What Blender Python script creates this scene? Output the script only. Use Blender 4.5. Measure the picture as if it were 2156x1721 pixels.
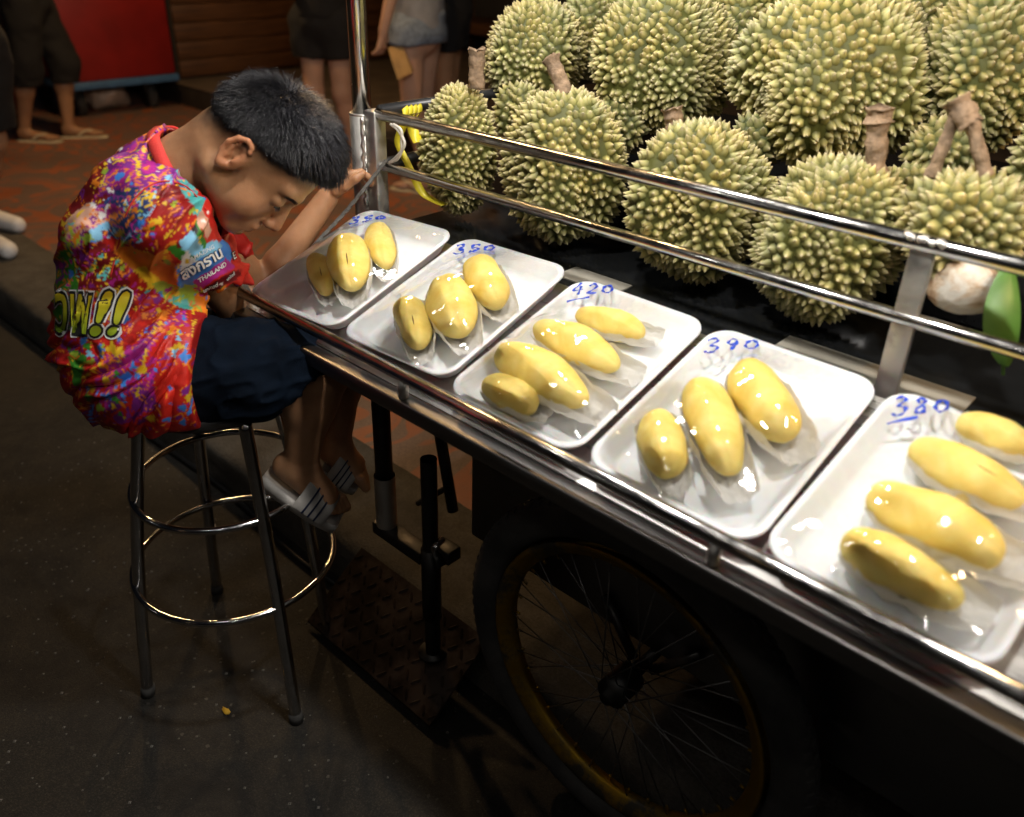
import bpy, bmesh, math, random
import numpy as np
from mathutils import Vector, Matrix
from mathutils.bvhtree import BVHTree

random.seed(7); RNG = np.random.default_rng(7)
for o in list(bpy.data.objects): bpy.data.objects.remove(o, do_unlink=True)
SC = bpy.context.scene
COL = SC.collection

# ------------------------------------------------------------------ camera
# world: +X runs along the cart towards its right end, +Y away over the kerb, +Z up; metres
CAM = np.array([0.0, 0.0, 1.5])
RN = np.array([[0.7292, 0.6838, 0.0264], [0.3418, -0.3304, -0.8798], [-0.5929, 0.6506, -0.4746]])
for i in range(3): RN[i] /= np.linalg.norm(RN[i])
cd = bpy.data.cameras.new('camera'); co = bpy.data.objects.new('camera', cd); COL.objects.link(co)
R_, U_, B_ = RN[0], -RN[1], -RN[2]
co.matrix_world = Matrix(((R_[0], U_[0], B_[0], 0), (R_[1], U_[1], B_[1], 0), (R_[2], U_[2], B_[2], 1.5), (0, 0, 0, 1)))
cd.sensor_fit = 'HORIZONTAL'; cd.sensor_width = 36.0; cd.lens = 29.72; cd.shift_y = -0.0239
cd.clip_start = 0.05; cd.clip_end = 300
cd.dof.use_dof = True; cd.dof.focus_distance = 1.62; cd.dof.aperture_fstop = 2.6
SC.camera = co
SC.render.resolution_x = 1024; SC.render.resolution_y = 817

# ------------------------------------------------------------------ night sky, exposure
world = bpy.data.worlds.new('World'); SC.world = world; world.use_nodes = True
bg = world.node_tree.nodes['Background']
bg.inputs['Color'].default_value = (0.30, 0.32, 0.42, 1); bg.inputs['Strength'].default_value = 0.012
SC.view_settings.view_transform = 'Standard'; SC.view_settings.look = 'None'
SC.view_settings.exposure = 0.0; SC.view_settings.gamma = 1.0
try: SC.view_settings.use_curve_mapping = False
except Exception: pass

# ------------------------------------------------------------------ placing helpers
FPX = 1779.9           # focal length in the units the layout was measured in
CX, CY = 1077.5, 808.7
STOOL = np.array([-1.377, 0.657, 0.0])
FW = np.array([RN[2][0], RN[2][1], 0]); FW /= np.linalg.norm(FW)
RT = np.array([FW[1], -FW[0], 0])
def ray(x, y): return np.array([(x - CX) / FPX, (y - CY) / FPX, 1.0]) @ RN
def at_z(x, y, z): r = ray(x, y); return CAM + r * (z - CAM[2]) / r[2]
def at_y(x, y, Y): r = ray(x, y); return CAM + r * Y / r[1]
def at_d(x, y, d):      # point on the upright plane d metres behind the stool's middle
    r = ray(x, y); return CAM + r * ((STOOL - CAM) @ FW + d) / (r @ FW)
def at_plane(x, y, p0, n): r = ray(x, y); return CAM + r * ((p0 - CAM) @ n) / (r @ n)
def depth(p): return float(RN[2] @ (np.asarray(p) - CAM))
def px(p):
    k = (np.asarray(p, float) - CAM) @ RN.T
    return np.stack([CX + FPX * k[..., 0] / k[..., 2], CY + FPX * k[..., 1] / k[..., 2]], -1)

# ------------------------------------------------------------------ object helpers
def obj(name, me, mat=None, parent=None, smooth=True):
    o = bpy.data.objects.new(name, me); COL.objects.link(o)
    if mat is not None and len(me.materials) == 0: me.materials.append(mat)
    if smooth and len(me.polygons): me.polygons.foreach_set('use_smooth', np.ones(len(me.polygons), bool))
    if parent is not None:
        o.parent = parent; o.matrix_parent_inverse = parent.matrix_world.inverted()
    return o
def empty(name, loc):
    o = bpy.data.objects.new(name, None); COL.objects.link(o); o.location = loc
    o.empty_display_size = 0.05; o.matrix_world = Matrix.Translation(loc); return o
def tag(o, label, cat, group=None):
    o['label'] = label; o['category'] = cat
    if group: o['group'] = group
    return o
def struct(o): o['kind'] = 'structure'; return o
def mesh(v, f, name='mesh'):
    me = bpy.data.meshes.new(name); me.from_pydata([tuple(map(float, p)) for p in v], [], f); me.update(); return me
def join(parts):
    V = []; F = []
    for v, f in parts:
        k = len(V); V.extend(list(v)); F.extend([tuple(i + k for i in q) for q in f])
    return V, F
def box(x0, x1, y0, y1, z0, z1):
    v = [(x, y, z) for z in (z0, z1) for y in (y0, y1) for x in (x0, x1)]
    return v, [(0, 2, 3, 1), (4, 5, 7, 6), (0, 1, 5, 4), (2, 6, 7, 3), (0, 4, 6, 2), (1, 3, 7, 5)]
def bevel_mesh(v, f, w=0.004, seg=2):
    bm = bmesh.new(); vs = [bm.verts.new(p) for p in v]
    for q in f: bm.faces.new([vs[i] for i in q])
    bmesh.ops.recalc_face_normals(bm, faces=bm.faces)
    bmesh.ops.bevel(bm, geom=bm.edges[:] + bm.verts[:], offset=w, segments=seg, profile=0.5, affect='EDGES', clamp_overlap=True)
    me = bpy.data.meshes.new('m'); bm.to_mesh(me); bm.free(); return me
def bbox_obj(name, ext, mat, parent=None, w=0.004, seg=2):
    return obj(name, bevel_mesh(*box(*ext), w, seg), mat, parent)
def tube(pts, r, n=14, cap=True, closed=False, flat=None):
    P = [np.asarray(p, float) for p in pts]; N = len(P)
    rr = [r] * N if np.isscalar(r) else list(r)
    T = []
    for i in range(N):
        if closed: t = P[(i + 1) % N] - P[i - 1]
        else: t = P[min(i + 1, N - 1)] - P[max(i - 1, 0)]
        T.append(t / (np.linalg.norm(t) + 1e-12))
    up = np.array([0, 0, 1.0]) if abs(T[0][2]) < 0.9 else np.array([1.0, 0, 0])
    a = np.cross(T[0], up); a /= np.linalg.norm(a); V = []; F = []
    for i in range(N):
        a = a - T[i] * (a @ T[i]); a /= np.linalg.norm(a); b = np.cross(T[i], a)
        fl = 1.0 if flat is None else flat
        for k in range(n):
            t = 2 * math.pi * k / n
            V.append(P[i] + rr[i] * (math.cos(t) * a + fl * math.sin(t) * b))
    M = N if closed else N - 1
    for i in range(M):
        j = (i + 1) % N
        for k in range(n):
            l = (k + 1) % n; F.append((i * n + k, i * n + l, j * n + l, j * n + k))
    if cap and not closed:
        F.append(tuple(range(n - 1, -1, -1))); F.append(tuple((N - 1) * n + k for k in range(n)))
    return V, F
def tube_obj(name, pts, r, mat, parent=None, n=14, **k):
    return obj(name, mesh(*tube(pts, r, n, **k)), mat, parent)
def ring_pts(c, r, n=64): return [(c[0] + r * math.cos(t), c[1] + r * math.sin(t), c[2]) for t in np.linspace(0, 2 * math.pi, n, endpoint=False)]
def lathe(prof, n=40, c=(0, 0, 0)):
    V = []; F = []; m = len(prof)
    for k in range(n):
        t = 2 * math.pi * k / n
        for r, z in prof: V.append((c[0] + r * math.cos(t), c[1] + r * math.sin(t), c[2] + z))
    for k in range(n):
        l = (k + 1) % n
        for i in range(m - 1): F.append((k * m + i, l * m + i, l * m + i + 1, k * m + i + 1))
    return V, F
def spline(pts, n=8):
    P = [np.asarray(p, float) for p in pts]; out = []
    for i in range(len(P) - 1):
        p0, p1, p2, p3 = P[max(i - 1, 0)], P[i], P[i + 1], P[min(i + 2, len(P) - 1)]
        for t in np.linspace(0, 1, n, endpoint=False):
            out.append(0.5 * ((2 * p1) + (-p0 + p2) * t + (2 * p0 - 5 * p1 + 4 * p2 - p3) * t * t + (-p0 + 3 * p1 - 3 * p2 + p3) * t ** 3))
    out.append(P[-1]); return out
def color_attr(me, cols, name='tint'):
    a = me.color_attributes.new(name, 'FLOAT_COLOR', 'POINT')
    c = np.ones((len(me.vertices), 4), np.float32); c[:, :3] = cols; a.data.foreach_set('color', c.ravel())

# smooth 3-D value noise in numpy, about -1..1
_PERM = np.random.default_rng(3).random((32, 32, 32)).astype(np.float32) * 2 - 1
def vnoise(p):
    p = np.asarray(p, float); i = np.floor(p).astype(int); f = p - i; f = f * f * (3 - 2 * f); r = 0
    for a in (0, 1):
        for b in (0, 1):
            for c in (0, 1):
                w = np.abs(1 - a - f[..., 0]) * np.abs(1 - b - f[..., 1]) * np.abs(1 - c - f[..., 2])
                r = r + w * _PERM[(i[..., 0] + a) % 32, (i[..., 1] + b) % 32, (i[..., 2] + c) % 32]
    return r
def fbm(p, o=3):
    p = np.asarray(p, float); return sum(vnoise(p * 2 ** k + 7.3 * k) / 2 ** k for k in range(o))

# ------------------------------------------------------------------ materials
def lin(c): return c
class NB:
    def __init__(s, name):
        s.m = bpy.data.materials.new(name); s.m.use_nodes = True; s.nt = s.m.node_tree
        s.b = s.nt.nodes['Principled BSDF']; s.out = s.nt.nodes['Material Output']
    def n(s, t, **k):
        x = s.nt.nodes.new(t)
        for a, v in k.items():
            if a in ('op',): x.operation = v
            elif hasattr(x, a) and a not in x.inputs: setattr(x, a, v)
            else: x.inputs[a].default_value = v
        return x
    def l(s, a, b): s.nt.links.new(a, b)
    def coord(s, scale=(1, 1, 1), kind='Object'):
        t = s.n('ShaderNodeTexCoord'); m = s.n('ShaderNodeMapping'); m.inputs['Scale'].default_value = scale
        s.l(t.outputs[kind], m.inputs['Vector']); return m.outputs['Vector']
    def noise(s, vec, scale, detail=4, rough=0.55, dist=0.0):
        x = s.n('ShaderNodeTexNoise'); x.inputs['Scale'].default_value = scale; x.inputs['Detail'].default_value = detail
        x.inputs['Roughness'].default_value = rough; x.inputs['Distortion'].default_value = dist; s.l(vec, x.inputs['Vector']); return x.outputs['Fac']
    def ramp(s, fac, stops):
        x = s.n('ShaderNodeValToRGB'); e = x.color_ramp.elements
        while len(e) < len(stops): e.new(0.5)
        for q, (p, c) in zip(e, stops): q.position = p; q.color = (*c, 1) if len(c) == 3 else c
        s.l(fac, x.inputs['Fac']); return x.outputs['Color']
    def mix(s, fac, a, b, mode='MIX'):
        x = s.n('ShaderNodeMix'); x.data_type = 'RGBA'; x.blend_type = mode
        for i, v in ((0, fac), (6, a), (7, b)):
            if hasattr(v, 'is_output') or isinstance(v, bpy.types.NodeSocket): s.l(v, x.inputs[i])
            else: x.inputs[i].default_value = v if i == 0 else (*v, 1)
        return x.outputs[2]
    def bump(s, h, strength=0.3, dist=0.01):
        x = s.n('ShaderNodeBump'); x.inputs['Strength'].default_value = strength; x.inputs['Distance'].default_value = dist
        s.l(h, x.inputs['Height']); s.l(x.outputs['Normal'], s.b.inputs['Normal']); return x
    def set(s, **k):
        for a, v in k.items():
            i = s.b.inputs[a.replace('_', ' ')]
            if isinstance(v, bpy.types.NodeSocket): s.l(v, i)
            else: i.default_value = (*v, 1) if isinstance(v, tuple) and len(v) == 3 and i.type == 'RGBA' else v
        return s
def mat_plain(name, c, rough=0.5, metal=0.0, var=0.25, scale=12, bump=0.0, bscale=60, **k):
    b = NB(name); v = b.coord(); f = b.noise(v, scale, 5)
    lo = tuple(x * (1 - var) for x in c); hi = tuple(min(1, x * (1 + var)) for x in c)
    b.set(Base_Color=b.ramp(f, [(0.3, lo), (0.7, hi)]), Roughness=rough, Metallic=metal, **k)
    if bump: b.bump(b.noise(v, bscale, 4), bump, 0.004)
    return b.m
def mat_metal(name, c, rlo, rhi, scale=25, smear=(1, 1, 1), dirt=None, dirt_amt=0.5):
    b = NB(name); v = b.coord(smear); f = b.noise(v, scale, 6, 0.6)
    r = b.n('ShaderNodeMapRange'); r.inputs['From Min'].default_value = 0.3; r.inputs['From Max'].default_value = 0.75
    r.inputs['To Min'].default_value = rlo; r.inputs['To Max'].default_value = rhi; b.l(f, r.inputs['Value'])
    col = b.ramp(f, [(0.25, tuple(x * 0.8 for x in c)), (0.7, c)])
    b.set(Roughness=r.outputs[0], Metallic=1.0)
    if dirt:
        g = b.noise(b.coord(), 9, 6, 0.65); k = b.ramp(g, [(dirt_amt, (0, 0, 0)), (dirt_amt + 0.12, (1, 1, 1))])
        col = b.mix(k, col, dirt)
        inv = b.n('ShaderNodeInvert'); b.l(k, inv.inputs['Color']); b.l(inv.outputs[0], b.b.inputs['Metallic'])
    b.set(Base_Color=col); b.bump(f, 0.06, 0.002); return b.m
def mat_attr(name, rough=0.6, sub=0.0, bumpscale=0, bump=0.0, spec=0.4, fine=None, **k):
    b = NB(name); a = b.n('ShaderNodeVertexColor'); a.layer_name = 'tint'; v = b.coord()
    col = a.outputs['Color']
    if fine: col = b.mix(1.0, col, b.ramp(b.noise(v, fine, 3), [(0.3, (0.75, 0.75, 0.75)), (0.7, (1.15, 1.12, 1.05))]), 'MULTIPLY')
    b.set(Base_Color=col, Roughness=rough, **k); b.b.inputs['Specular IOR Level'].default_value = spec
    if sub: b.b.inputs['Subsurface Weight'].default_value = sub; b.b.inputs['Subsurface Scale'].default_value = 0.02
    if bumpscale: b.bump(b.noise(v, bumpscale, 3), bump, 0.003)
    return b.m
M = {}
M['steel'] = mat_metal('polished_steel', (0.62, 0.61, 0.59), 0.10, 0.30, 30)
M['brushed'] = mat_metal('brushed_steel', (0.50, 0.49, 0.47), 0.22, 0.42, 18, (0.3, 6, 6))
M['beam'] = mat_metal('beam_steel', (0.20, 0.195, 0.19), 0.28, 0.5, 18, (0.3, 6, 6))
M['chrome'] = mat_metal('chrome_tube', (0.55, 0.54, 0.53), 0.08, 0.22, 40)
M['galv'] = mat_metal('worn_galvanised', (0.62, 0.60, 0.56), 0.38, 0.6, 30, (1, 1, 1), (0.17, 0.12, 0.085), 0.60)
M['plate'] = mat_metal('dull_sheet', (0.22, 0.215, 0.21), 0.35, 0.6, 8, (1, 1, 1), (0.10, 0.09, 0.08), 0.58)
M['darksteel'] = mat_metal('dark_painted_steel', (0.06, 0.058, 0.055), 0.35, 0.6, 20, (1, 1, 1), (0.05, 0.035, 0.025), 0.56)
M['blacktube'] = mat_plain('black_tube', (0.02, 0.02, 0.021), 0.3)
M['rubber'] = mat_plain('tyre_rubber', (0.045, 0.043, 0.040), 0.8, 0, 0.6, 9, 0.3, 120)
M['rim'] = mat_metal('yellow_rim', (0.36, 0.215, 0.022), 0.4, 0.6, 14, (1, 1, 1), (0.03, 0.024, 0.012), 0.48)
M['blackshelf'] = mat_plain('black_glossy_sheet', (0.012, 0.013, 0.014), 0.16, 0, 0.4, 6, 0.05, 40)
M['paper'] = mat_plain('paper', (0.30, 0.28, 0.23), 0.8, 0, 0.1, 20)
M['cord'] = mat_plain('cord', (0.10, 0.095, 0.085), 0.8, 0, 0.4, 90, 0.4, 300)
M['ribbon'] = mat_plain('yellow_ribbon', (0.62, 0.52, 0.03), 0.35, 0, 0.2, 30)
M['string'] = mat_plain('pale_string', (0.6, 0.56, 0.48), 0.8)
# foam tray, slightly translucent
b = NB('foam'); v = b.coord(); b.set(Base_Color=b.ramp(b.noise(v, 40, 3), [(0.3, (0.78, 0.78, 0.79)), (0.7, (0.84, 0.84, 0.85))]), Roughness=0.45)
b.b.inputs['Subsurface Weight'].default_value = 0.25; b.b.inputs['Subsurface Scale'].default_value = 0.01; b.bump(b.noise(v, 260, 2), 0.08, 0.001); M['foam'] = b.m
# cling film: clear sheet with a fresnel gloss
b = NB('film'); v = b.coord(); b.nt.nodes.remove(b.b)
tr = b.n('ShaderNodeBsdfTransparent'); tr.inputs['Color'].default_value = (0.97, 0.975, 0.98, 1)
gl = b.n('ShaderNodeBsdfGlossy'); gl.inputs['Roughness'].default_value = 0.03; gl.inputs['Color'].default_value = (1, 1, 1, 1)
bp = b.n('ShaderNodeBump'); bp.inputs['Strength'].default_value = 0.22; bp.inputs['Distance'].default_value = 0.004
b.l(b.noise(v, 30, 3, 0.5, 1.0), bp.inputs['Height']); b.l(bp.outputs['Normal'], gl.inputs['Normal'])
fr = b.n('ShaderNodeFresnel'); fr.inputs['IOR'].default_value = 1.5; b.l(bp.outputs['Normal'], fr.inputs['Normal'])
ms = b.n('ShaderNodeMixShader'); b.l(fr.outputs[0], ms.inputs[0]); b.l(tr.outputs[0], ms.inputs[1]); b.l(gl.outputs[0], ms.inputs[2]); b.l(ms.outputs[0], b.out.inputs['Surface']); M['film'] = b.m
# thin white paper wrapper, lets light through
b = NB('wrapper'); v = b.coord(); b.nt.nodes.remove(b.b)
df = b.n('ShaderNodeBsdfDiffuse'); df.inputs['Color'].default_value = (0.80, 0.79, 0.77, 1)
tl = b.n('ShaderNodeBsdfTranslucent'); tl.inputs['Color'].default_value = (0.80, 0.78, 0.74, 1)
t2 = b.n('ShaderNodeBsdfTransparent'); m1 = b.n('ShaderNodeMixShader'); m1.inputs[0].default_value = 0.4
m2 = b.n('ShaderNodeMixShader'); m2.inputs[0].default_value = 0.04
b.l(df.outputs[0], m1.inputs[1]); b.l(tl.outputs[0], m1.inputs[2]); b.l(m1.outputs[0], m2.inputs[1]); b.l(t2.outputs[0], m2.inputs[2]); b.l(m2.outputs[0], b.out.inputs['Surface'])
bp = b.n('ShaderNodeBump'); bp.inputs['Strength'].default_value = 0.8; bp.inputs['Distance'].default_value = 0.006
b.l(b.noise(v, 45, 4, 0.6, 0.8), bp.inputs['Height']); b.l(bp.outputs[0], df.inputs['Normal']); M['wrapper'] = b.m
# durian flesh
b = NB('flesh'); v = b.coord(); c1 = b.ramp(b.noise(v, 14, 5, 0.6, 0.5), [(0.28, (0.74, 0.53, 0.10)), (0.5, (0.81, 0.64, 0.19)), (0.74, (0.86, 0.74, 0.34))])
b.set(Base_Color=c1, Roughness=0.62); b.b.inputs['Subsurface Weight'].default_value = 0.2; b.b.inputs['Subsurface Scale'].default_value = 0.012
b.bump(b.noise(v, 40, 5, 0.6, 0.6), 0.28, 0.005); M['flesh'] = b.m
M['slit'] = mat_plain('flesh_slit', (0.16, 0.07, 0.01), 0.7)
M['husk'] = mat_attr('durian_husk', 0.55, 0, 0, 0, 0.35, 35)
M['stem'] = mat_plain('durian_stem', (0.27, 0.185, 0.115), 0.85, 0, 0.45, 60, 0.8, 160)
b = NB('durian_pith'); v = b.coord(); b.set(Base_Color=b.ramp(b.noise(v, 22, 4, 0.6, 0.6), [(0.40, (0.30, 0.17, 0.09)), (0.5, (0.60, 0.46, 0.32)), (0.6, (0.70, 0.66, 0.58))]), Roughness=0.7); b.bump(b.noise(v, 60, 4), 0.5, 0.006); M['pith'] = b.m
M['leaf'] = mat_plain('leaf_green', (0.08, 0.19, 0.03), 0.4, 0, 0.3, 15)
M['ink'] = mat_plain('blue_marker', (0.012, 0.06, 0.55), 0.5, 0, 0.3, 60)
M['hair'] = mat_plain('black_hair', (0.016, 0.016, 0.020), 0.36, 0, 0.2, 40)
M['denim'] = mat_plain('dark_navy_cotton', (0.0035, 0.007, 0.014), 0.95, 0, 0.35, 25, 0.35, 500, Specular_IOR_Level=0.08)
# skin
def mat_skin(name, c, rough=0.48):
    b = NB(name); v = b.coord(); f = b.noise(v, 9, 4)
    b.set(Base_Color=b.ramp(f, [(0.3, tuple(x * 0.86 for x in c)), (0.7, (min(1, c[0] * 1.10), c[1] * 1.07, c[2] * 1.05))]), Roughness=rough)
    b.b.inputs['Subsurface Weight'].default_value = 0.18; b.b.inputs['Subsurface Scale'].default_value = 0.012
    b.b.inputs['Subsurface Radius'].default_value = (1.0, 0.4, 0.2); b.b.inputs['Specular IOR Level'].default_value = 0.35
    b.bump(b.noise(v, 320, 3), 0.12, 0.001); return b.m
M['skin'] = mat_skin('warm_tan_skin', (0.40, 0.215, 0.115)); M['skin2'] = mat_skin('light_skin', (0.48, 0.29, 0.20)); M['skin3'] = mat_skin('tan_skin', (0.36, 0.20, 0.11))
b = NB('boy_skin'); v = b.coord(); a = b.n('ShaderNodeVertexColor'); a.layer_name = 'tint'; c_ = b.ramp(b.noise(v, 16, 7, 0.65), [(0.3, (0.33, 0.160, 0.080)), (0.5, (0.41, 0.21, 0.105)), (0.72, (0.47, 0.255, 0.135))])
b.set(Base_Color=b.mix(1.0, c_, a.outputs['Color'], 'MULTIPLY'), Roughness=0.45); b.b.inputs['Subsurface Weight'].default_value = 0.18; b.b.inputs['Subsurface Scale'].default_value = 0.012; b.b.inputs['Subsurface Radius'].default_value = (1, 0.4, 0.2); b.b.inputs['Specular IOR Level'].default_value = 0.4; b.bump(b.noise(v, 420, 4), 0.35, 0.0012); M['boyskin'] = b.m
M['shirt'] = mat_attr('printed_shirt', 0.48, 0, 420, 0.12, 0.35)
M['collar'] = mat_plain('red_rib', (0.52, 0.025, 0.02), 0.7, 0, 0.12, 40, 0.3, 400)
M['slipper'] = mat_plain('grey_white_rubber', (0.42, 0.40, 0.37), 0.6, 0, 0.15, 30, 0.15, 200)
M['stripe'] = mat_plain('navy_stripe', (0.012, 0.018, 0.05), 0.6)
M['white'] = mat_plain('white_print', (0.80, 0.80, 0.80), 0.5, 0, 0.04)
M['blackprint'] = mat_plain('black_print', (0.012, 0.012, 0.012), 0.6)
# ground
b = NB('asphalt'); v = b.coord(); a1 = b.noise(v, 160, 3, 0.7); a2 = b.noise(v, 1.7, 8, 0.72)
vo = b.n('ShaderNodeTexVoronoi'); vo.inputs['Scale'].default_value = 240; b.l(v, vo.inputs['Vector'])
c0 = b.mix(a2, (0.009, 0.008, 0.006), (0.036, 0.031, 0.023)); sp = b.mix(1.0, b.ramp(vo.outputs['Distance'], [(0.0, (2.6, 2.5, 2.2)), (0.3, (0.85, 0.85, 0.85)), (0.8, (0.4, 0.4, 0.4))]), b.ramp(b.noise(v, 5.5, 7, 0.7, 0.8), [(0.38, (0.35, 0.33, 0.3)), (0.5, (1, 1, 1)), (0.66, (1.5, 1.4, 1.2))]), 'MULTIPLY')
c1 = b.mix(1.0, c0, sp, 'MULTIPLY'); wn = b.n('ShaderNodeTexVoronoi'); wn.inputs['Scale'].default_value = 170; b.l(v, wn.inputs['Vector'])
c2 = b.mix(b.ramp(wn.outputs['Color'], [(0.90, (0, 0, 0)), (0.97, (0.5, 0.5, 0.5))]), c1, (0.16, 0.145, 0.12))
b.set(Base_Color=c2, Roughness=b.ramp(a2, [(0.35, (0.55,) * 3), (0.7, (0.9,) * 3)])); b.bump(b.noise(v, 330, 3, 0.7), 0.8, 0.004); M['asphalt'] = b.m
b = NB('kerb_concrete'); v = b.coord(); a1 = b.noise(v, 7, 10, 0.75); a2 = b.noise(v, 150, 4, 0.7); a3 = b.noise(v, 2.0, 4, 0.6)
b.set(Base_Color=b.mix(a3, b.mix(1.0, b.ramp(a1, [(0.32, (0.035, 0.030, 0.022)), (0.5, (0.11, 0.098, 0.08)), (0.68, (0.19, 0.175, 0.15))]), b.ramp(a2, [(0.35, (0.55,) * 3), (0.65, (1.25,) * 3)]), 'MULTIPLY'), (0.075, 0.066, 0.052)), Roughness=0.9); b.bump(b.mix(0.5, a1, a2), 0.9, 0.010); M['concrete'] = b.m
b = NB('patterned_red_paving'); v = b.coord(); wv = b.n('ShaderNodeTexNoise'); wv.inputs['Scale'].default_value = 3.4; wv.inputs['Detail'].default_value = 0.6; wv.inputs['Distortion'].default_value = 1.1; b.l(v, wv.inputs['Vector'])
mm = b.n('ShaderNodeMath'); mm.operation = 'MULTIPLY'; mm.inputs[1].default_value = 5.5; b.l(wv.outputs['Fac'], mm.inputs[0]); fr_ = b.n('ShaderNodeMath'); fr_.operation = 'FRACT'; b.l(mm.outputs[0], fr_.inputs[0])
line = b.ramp(fr_.outputs[0], [(0.0, (0, 0, 0)), (0.46, (0, 0, 0)), (0.52, (1, 1, 1)), (0.78, (1, 1, 1)), (0.84, (0, 0, 0))])
d1 = b.noise(v, 2.0, 6, 0.6); gr = b.noise(v, 190, 2)
red = b.ramp(d1, [(0.3, (0.25, 0.070, 0.024)), (0.7, (0.37, 0.105, 0.034))]); gry = b.ramp(gr, [(0.35, (0.11, 0.07, 0.052)), (0.65, (0.20, 0.125, 0.095))])
wear = b.ramp(b.noise(v, 7, 5, 0.7), [(0.42, (1, 1, 1)), (0.7, (0.45, 0.45, 0.45))]); k = b.mix(1.0, line, wear, 'MULTIPLY')
b.set(Base_Color=b.mix(k, gry, red), Roughness=b.ramp(d1, [(0.3, (0.42,) * 3), (0.7, (0.68,) * 3)])); b.bump(gr, 0.2, 0.003); M['paving'] = b.m
b = NB('brown_wood'); v = b.coord((1.2, 1.2, 14)); w1 = b.noise(v, 3, 6, 0.6, 0.6); b.set(Base_Color=b.ramp(w1, [(0.3, (0.045, 0.018, 0.007)), (0.7, (0.12, 0.050, 0.018))]), Roughness=0.5); b.bump(w1, 0.15, 0.004); M['wood'] = b.m
M['step'] = mat_plain('dark_step', (0.035, 0.028, 0.022), 0.6, 0, 0.4, 6, 0.2, 60)
M['steptop'] = mat_plain('worn_step_top', (0.10, 0.075, 0.055), 0.7, 0, 0.35, 5, 0.2, 60)
M['redpanel'] = mat_plain('red_panel', (0.20, 0.008, 0.007), 0.45, 0, 0.2, 4)
M['bluetrim'] = mat_plain('blue_trim', (0.05, 0.13, 0.28), 0.5)
M['dark'] = mat_plain('dark_wall', (0.02, 0.017, 0.015), 0.8)
M['blackcloth'] = mat_plain('black_cloth', (0.004, 0.004, 0.005), 0.9, 0, 0.3, 20)
M['lightdenim'] = mat_plain('faded_denim', (0.17, 0.21, 0.27), 0.85, 0, 0.3, 40, 0.4, 300)
M['kraft'] = mat_plain('kraft_paper', (0.50, 0.30, 0.11), 0.8, 0, 0.15, 15, 0.4, 25)
M['flip'] = mat_plain('pale_sandal', (0.55, 0.48, 0.33), 0.7)
M['greytee'] = mat_plain('grey_tee', (0.25, 0.25, 0.26), 0.9)
M['checker'] = mat_metal('checker_plate', (0.045, 0.033, 0.024), 0.5, 0.7, 10, (1, 1, 1), (0.035, 0.018, 0.009), 0.47)
M['plastic'] = mat_plain('black_plastic', (0.015, 0.015, 0.015), 0.4)
def emit(name, c, s):
    m = bpy.data.materials.new(name); m.use_nodes = True; nt = m.node_tree; nt.nodes.remove(nt.nodes['Principled BSDF'])
    e = nt.nodes.new('ShaderNodeEmission'); e.inputs[0].default_value = (*c, 1); e.inputs[1].default_value = s
    nt.links.new(e.outputs[0], nt.nodes['Material Output'].inputs[0]); return m

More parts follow.
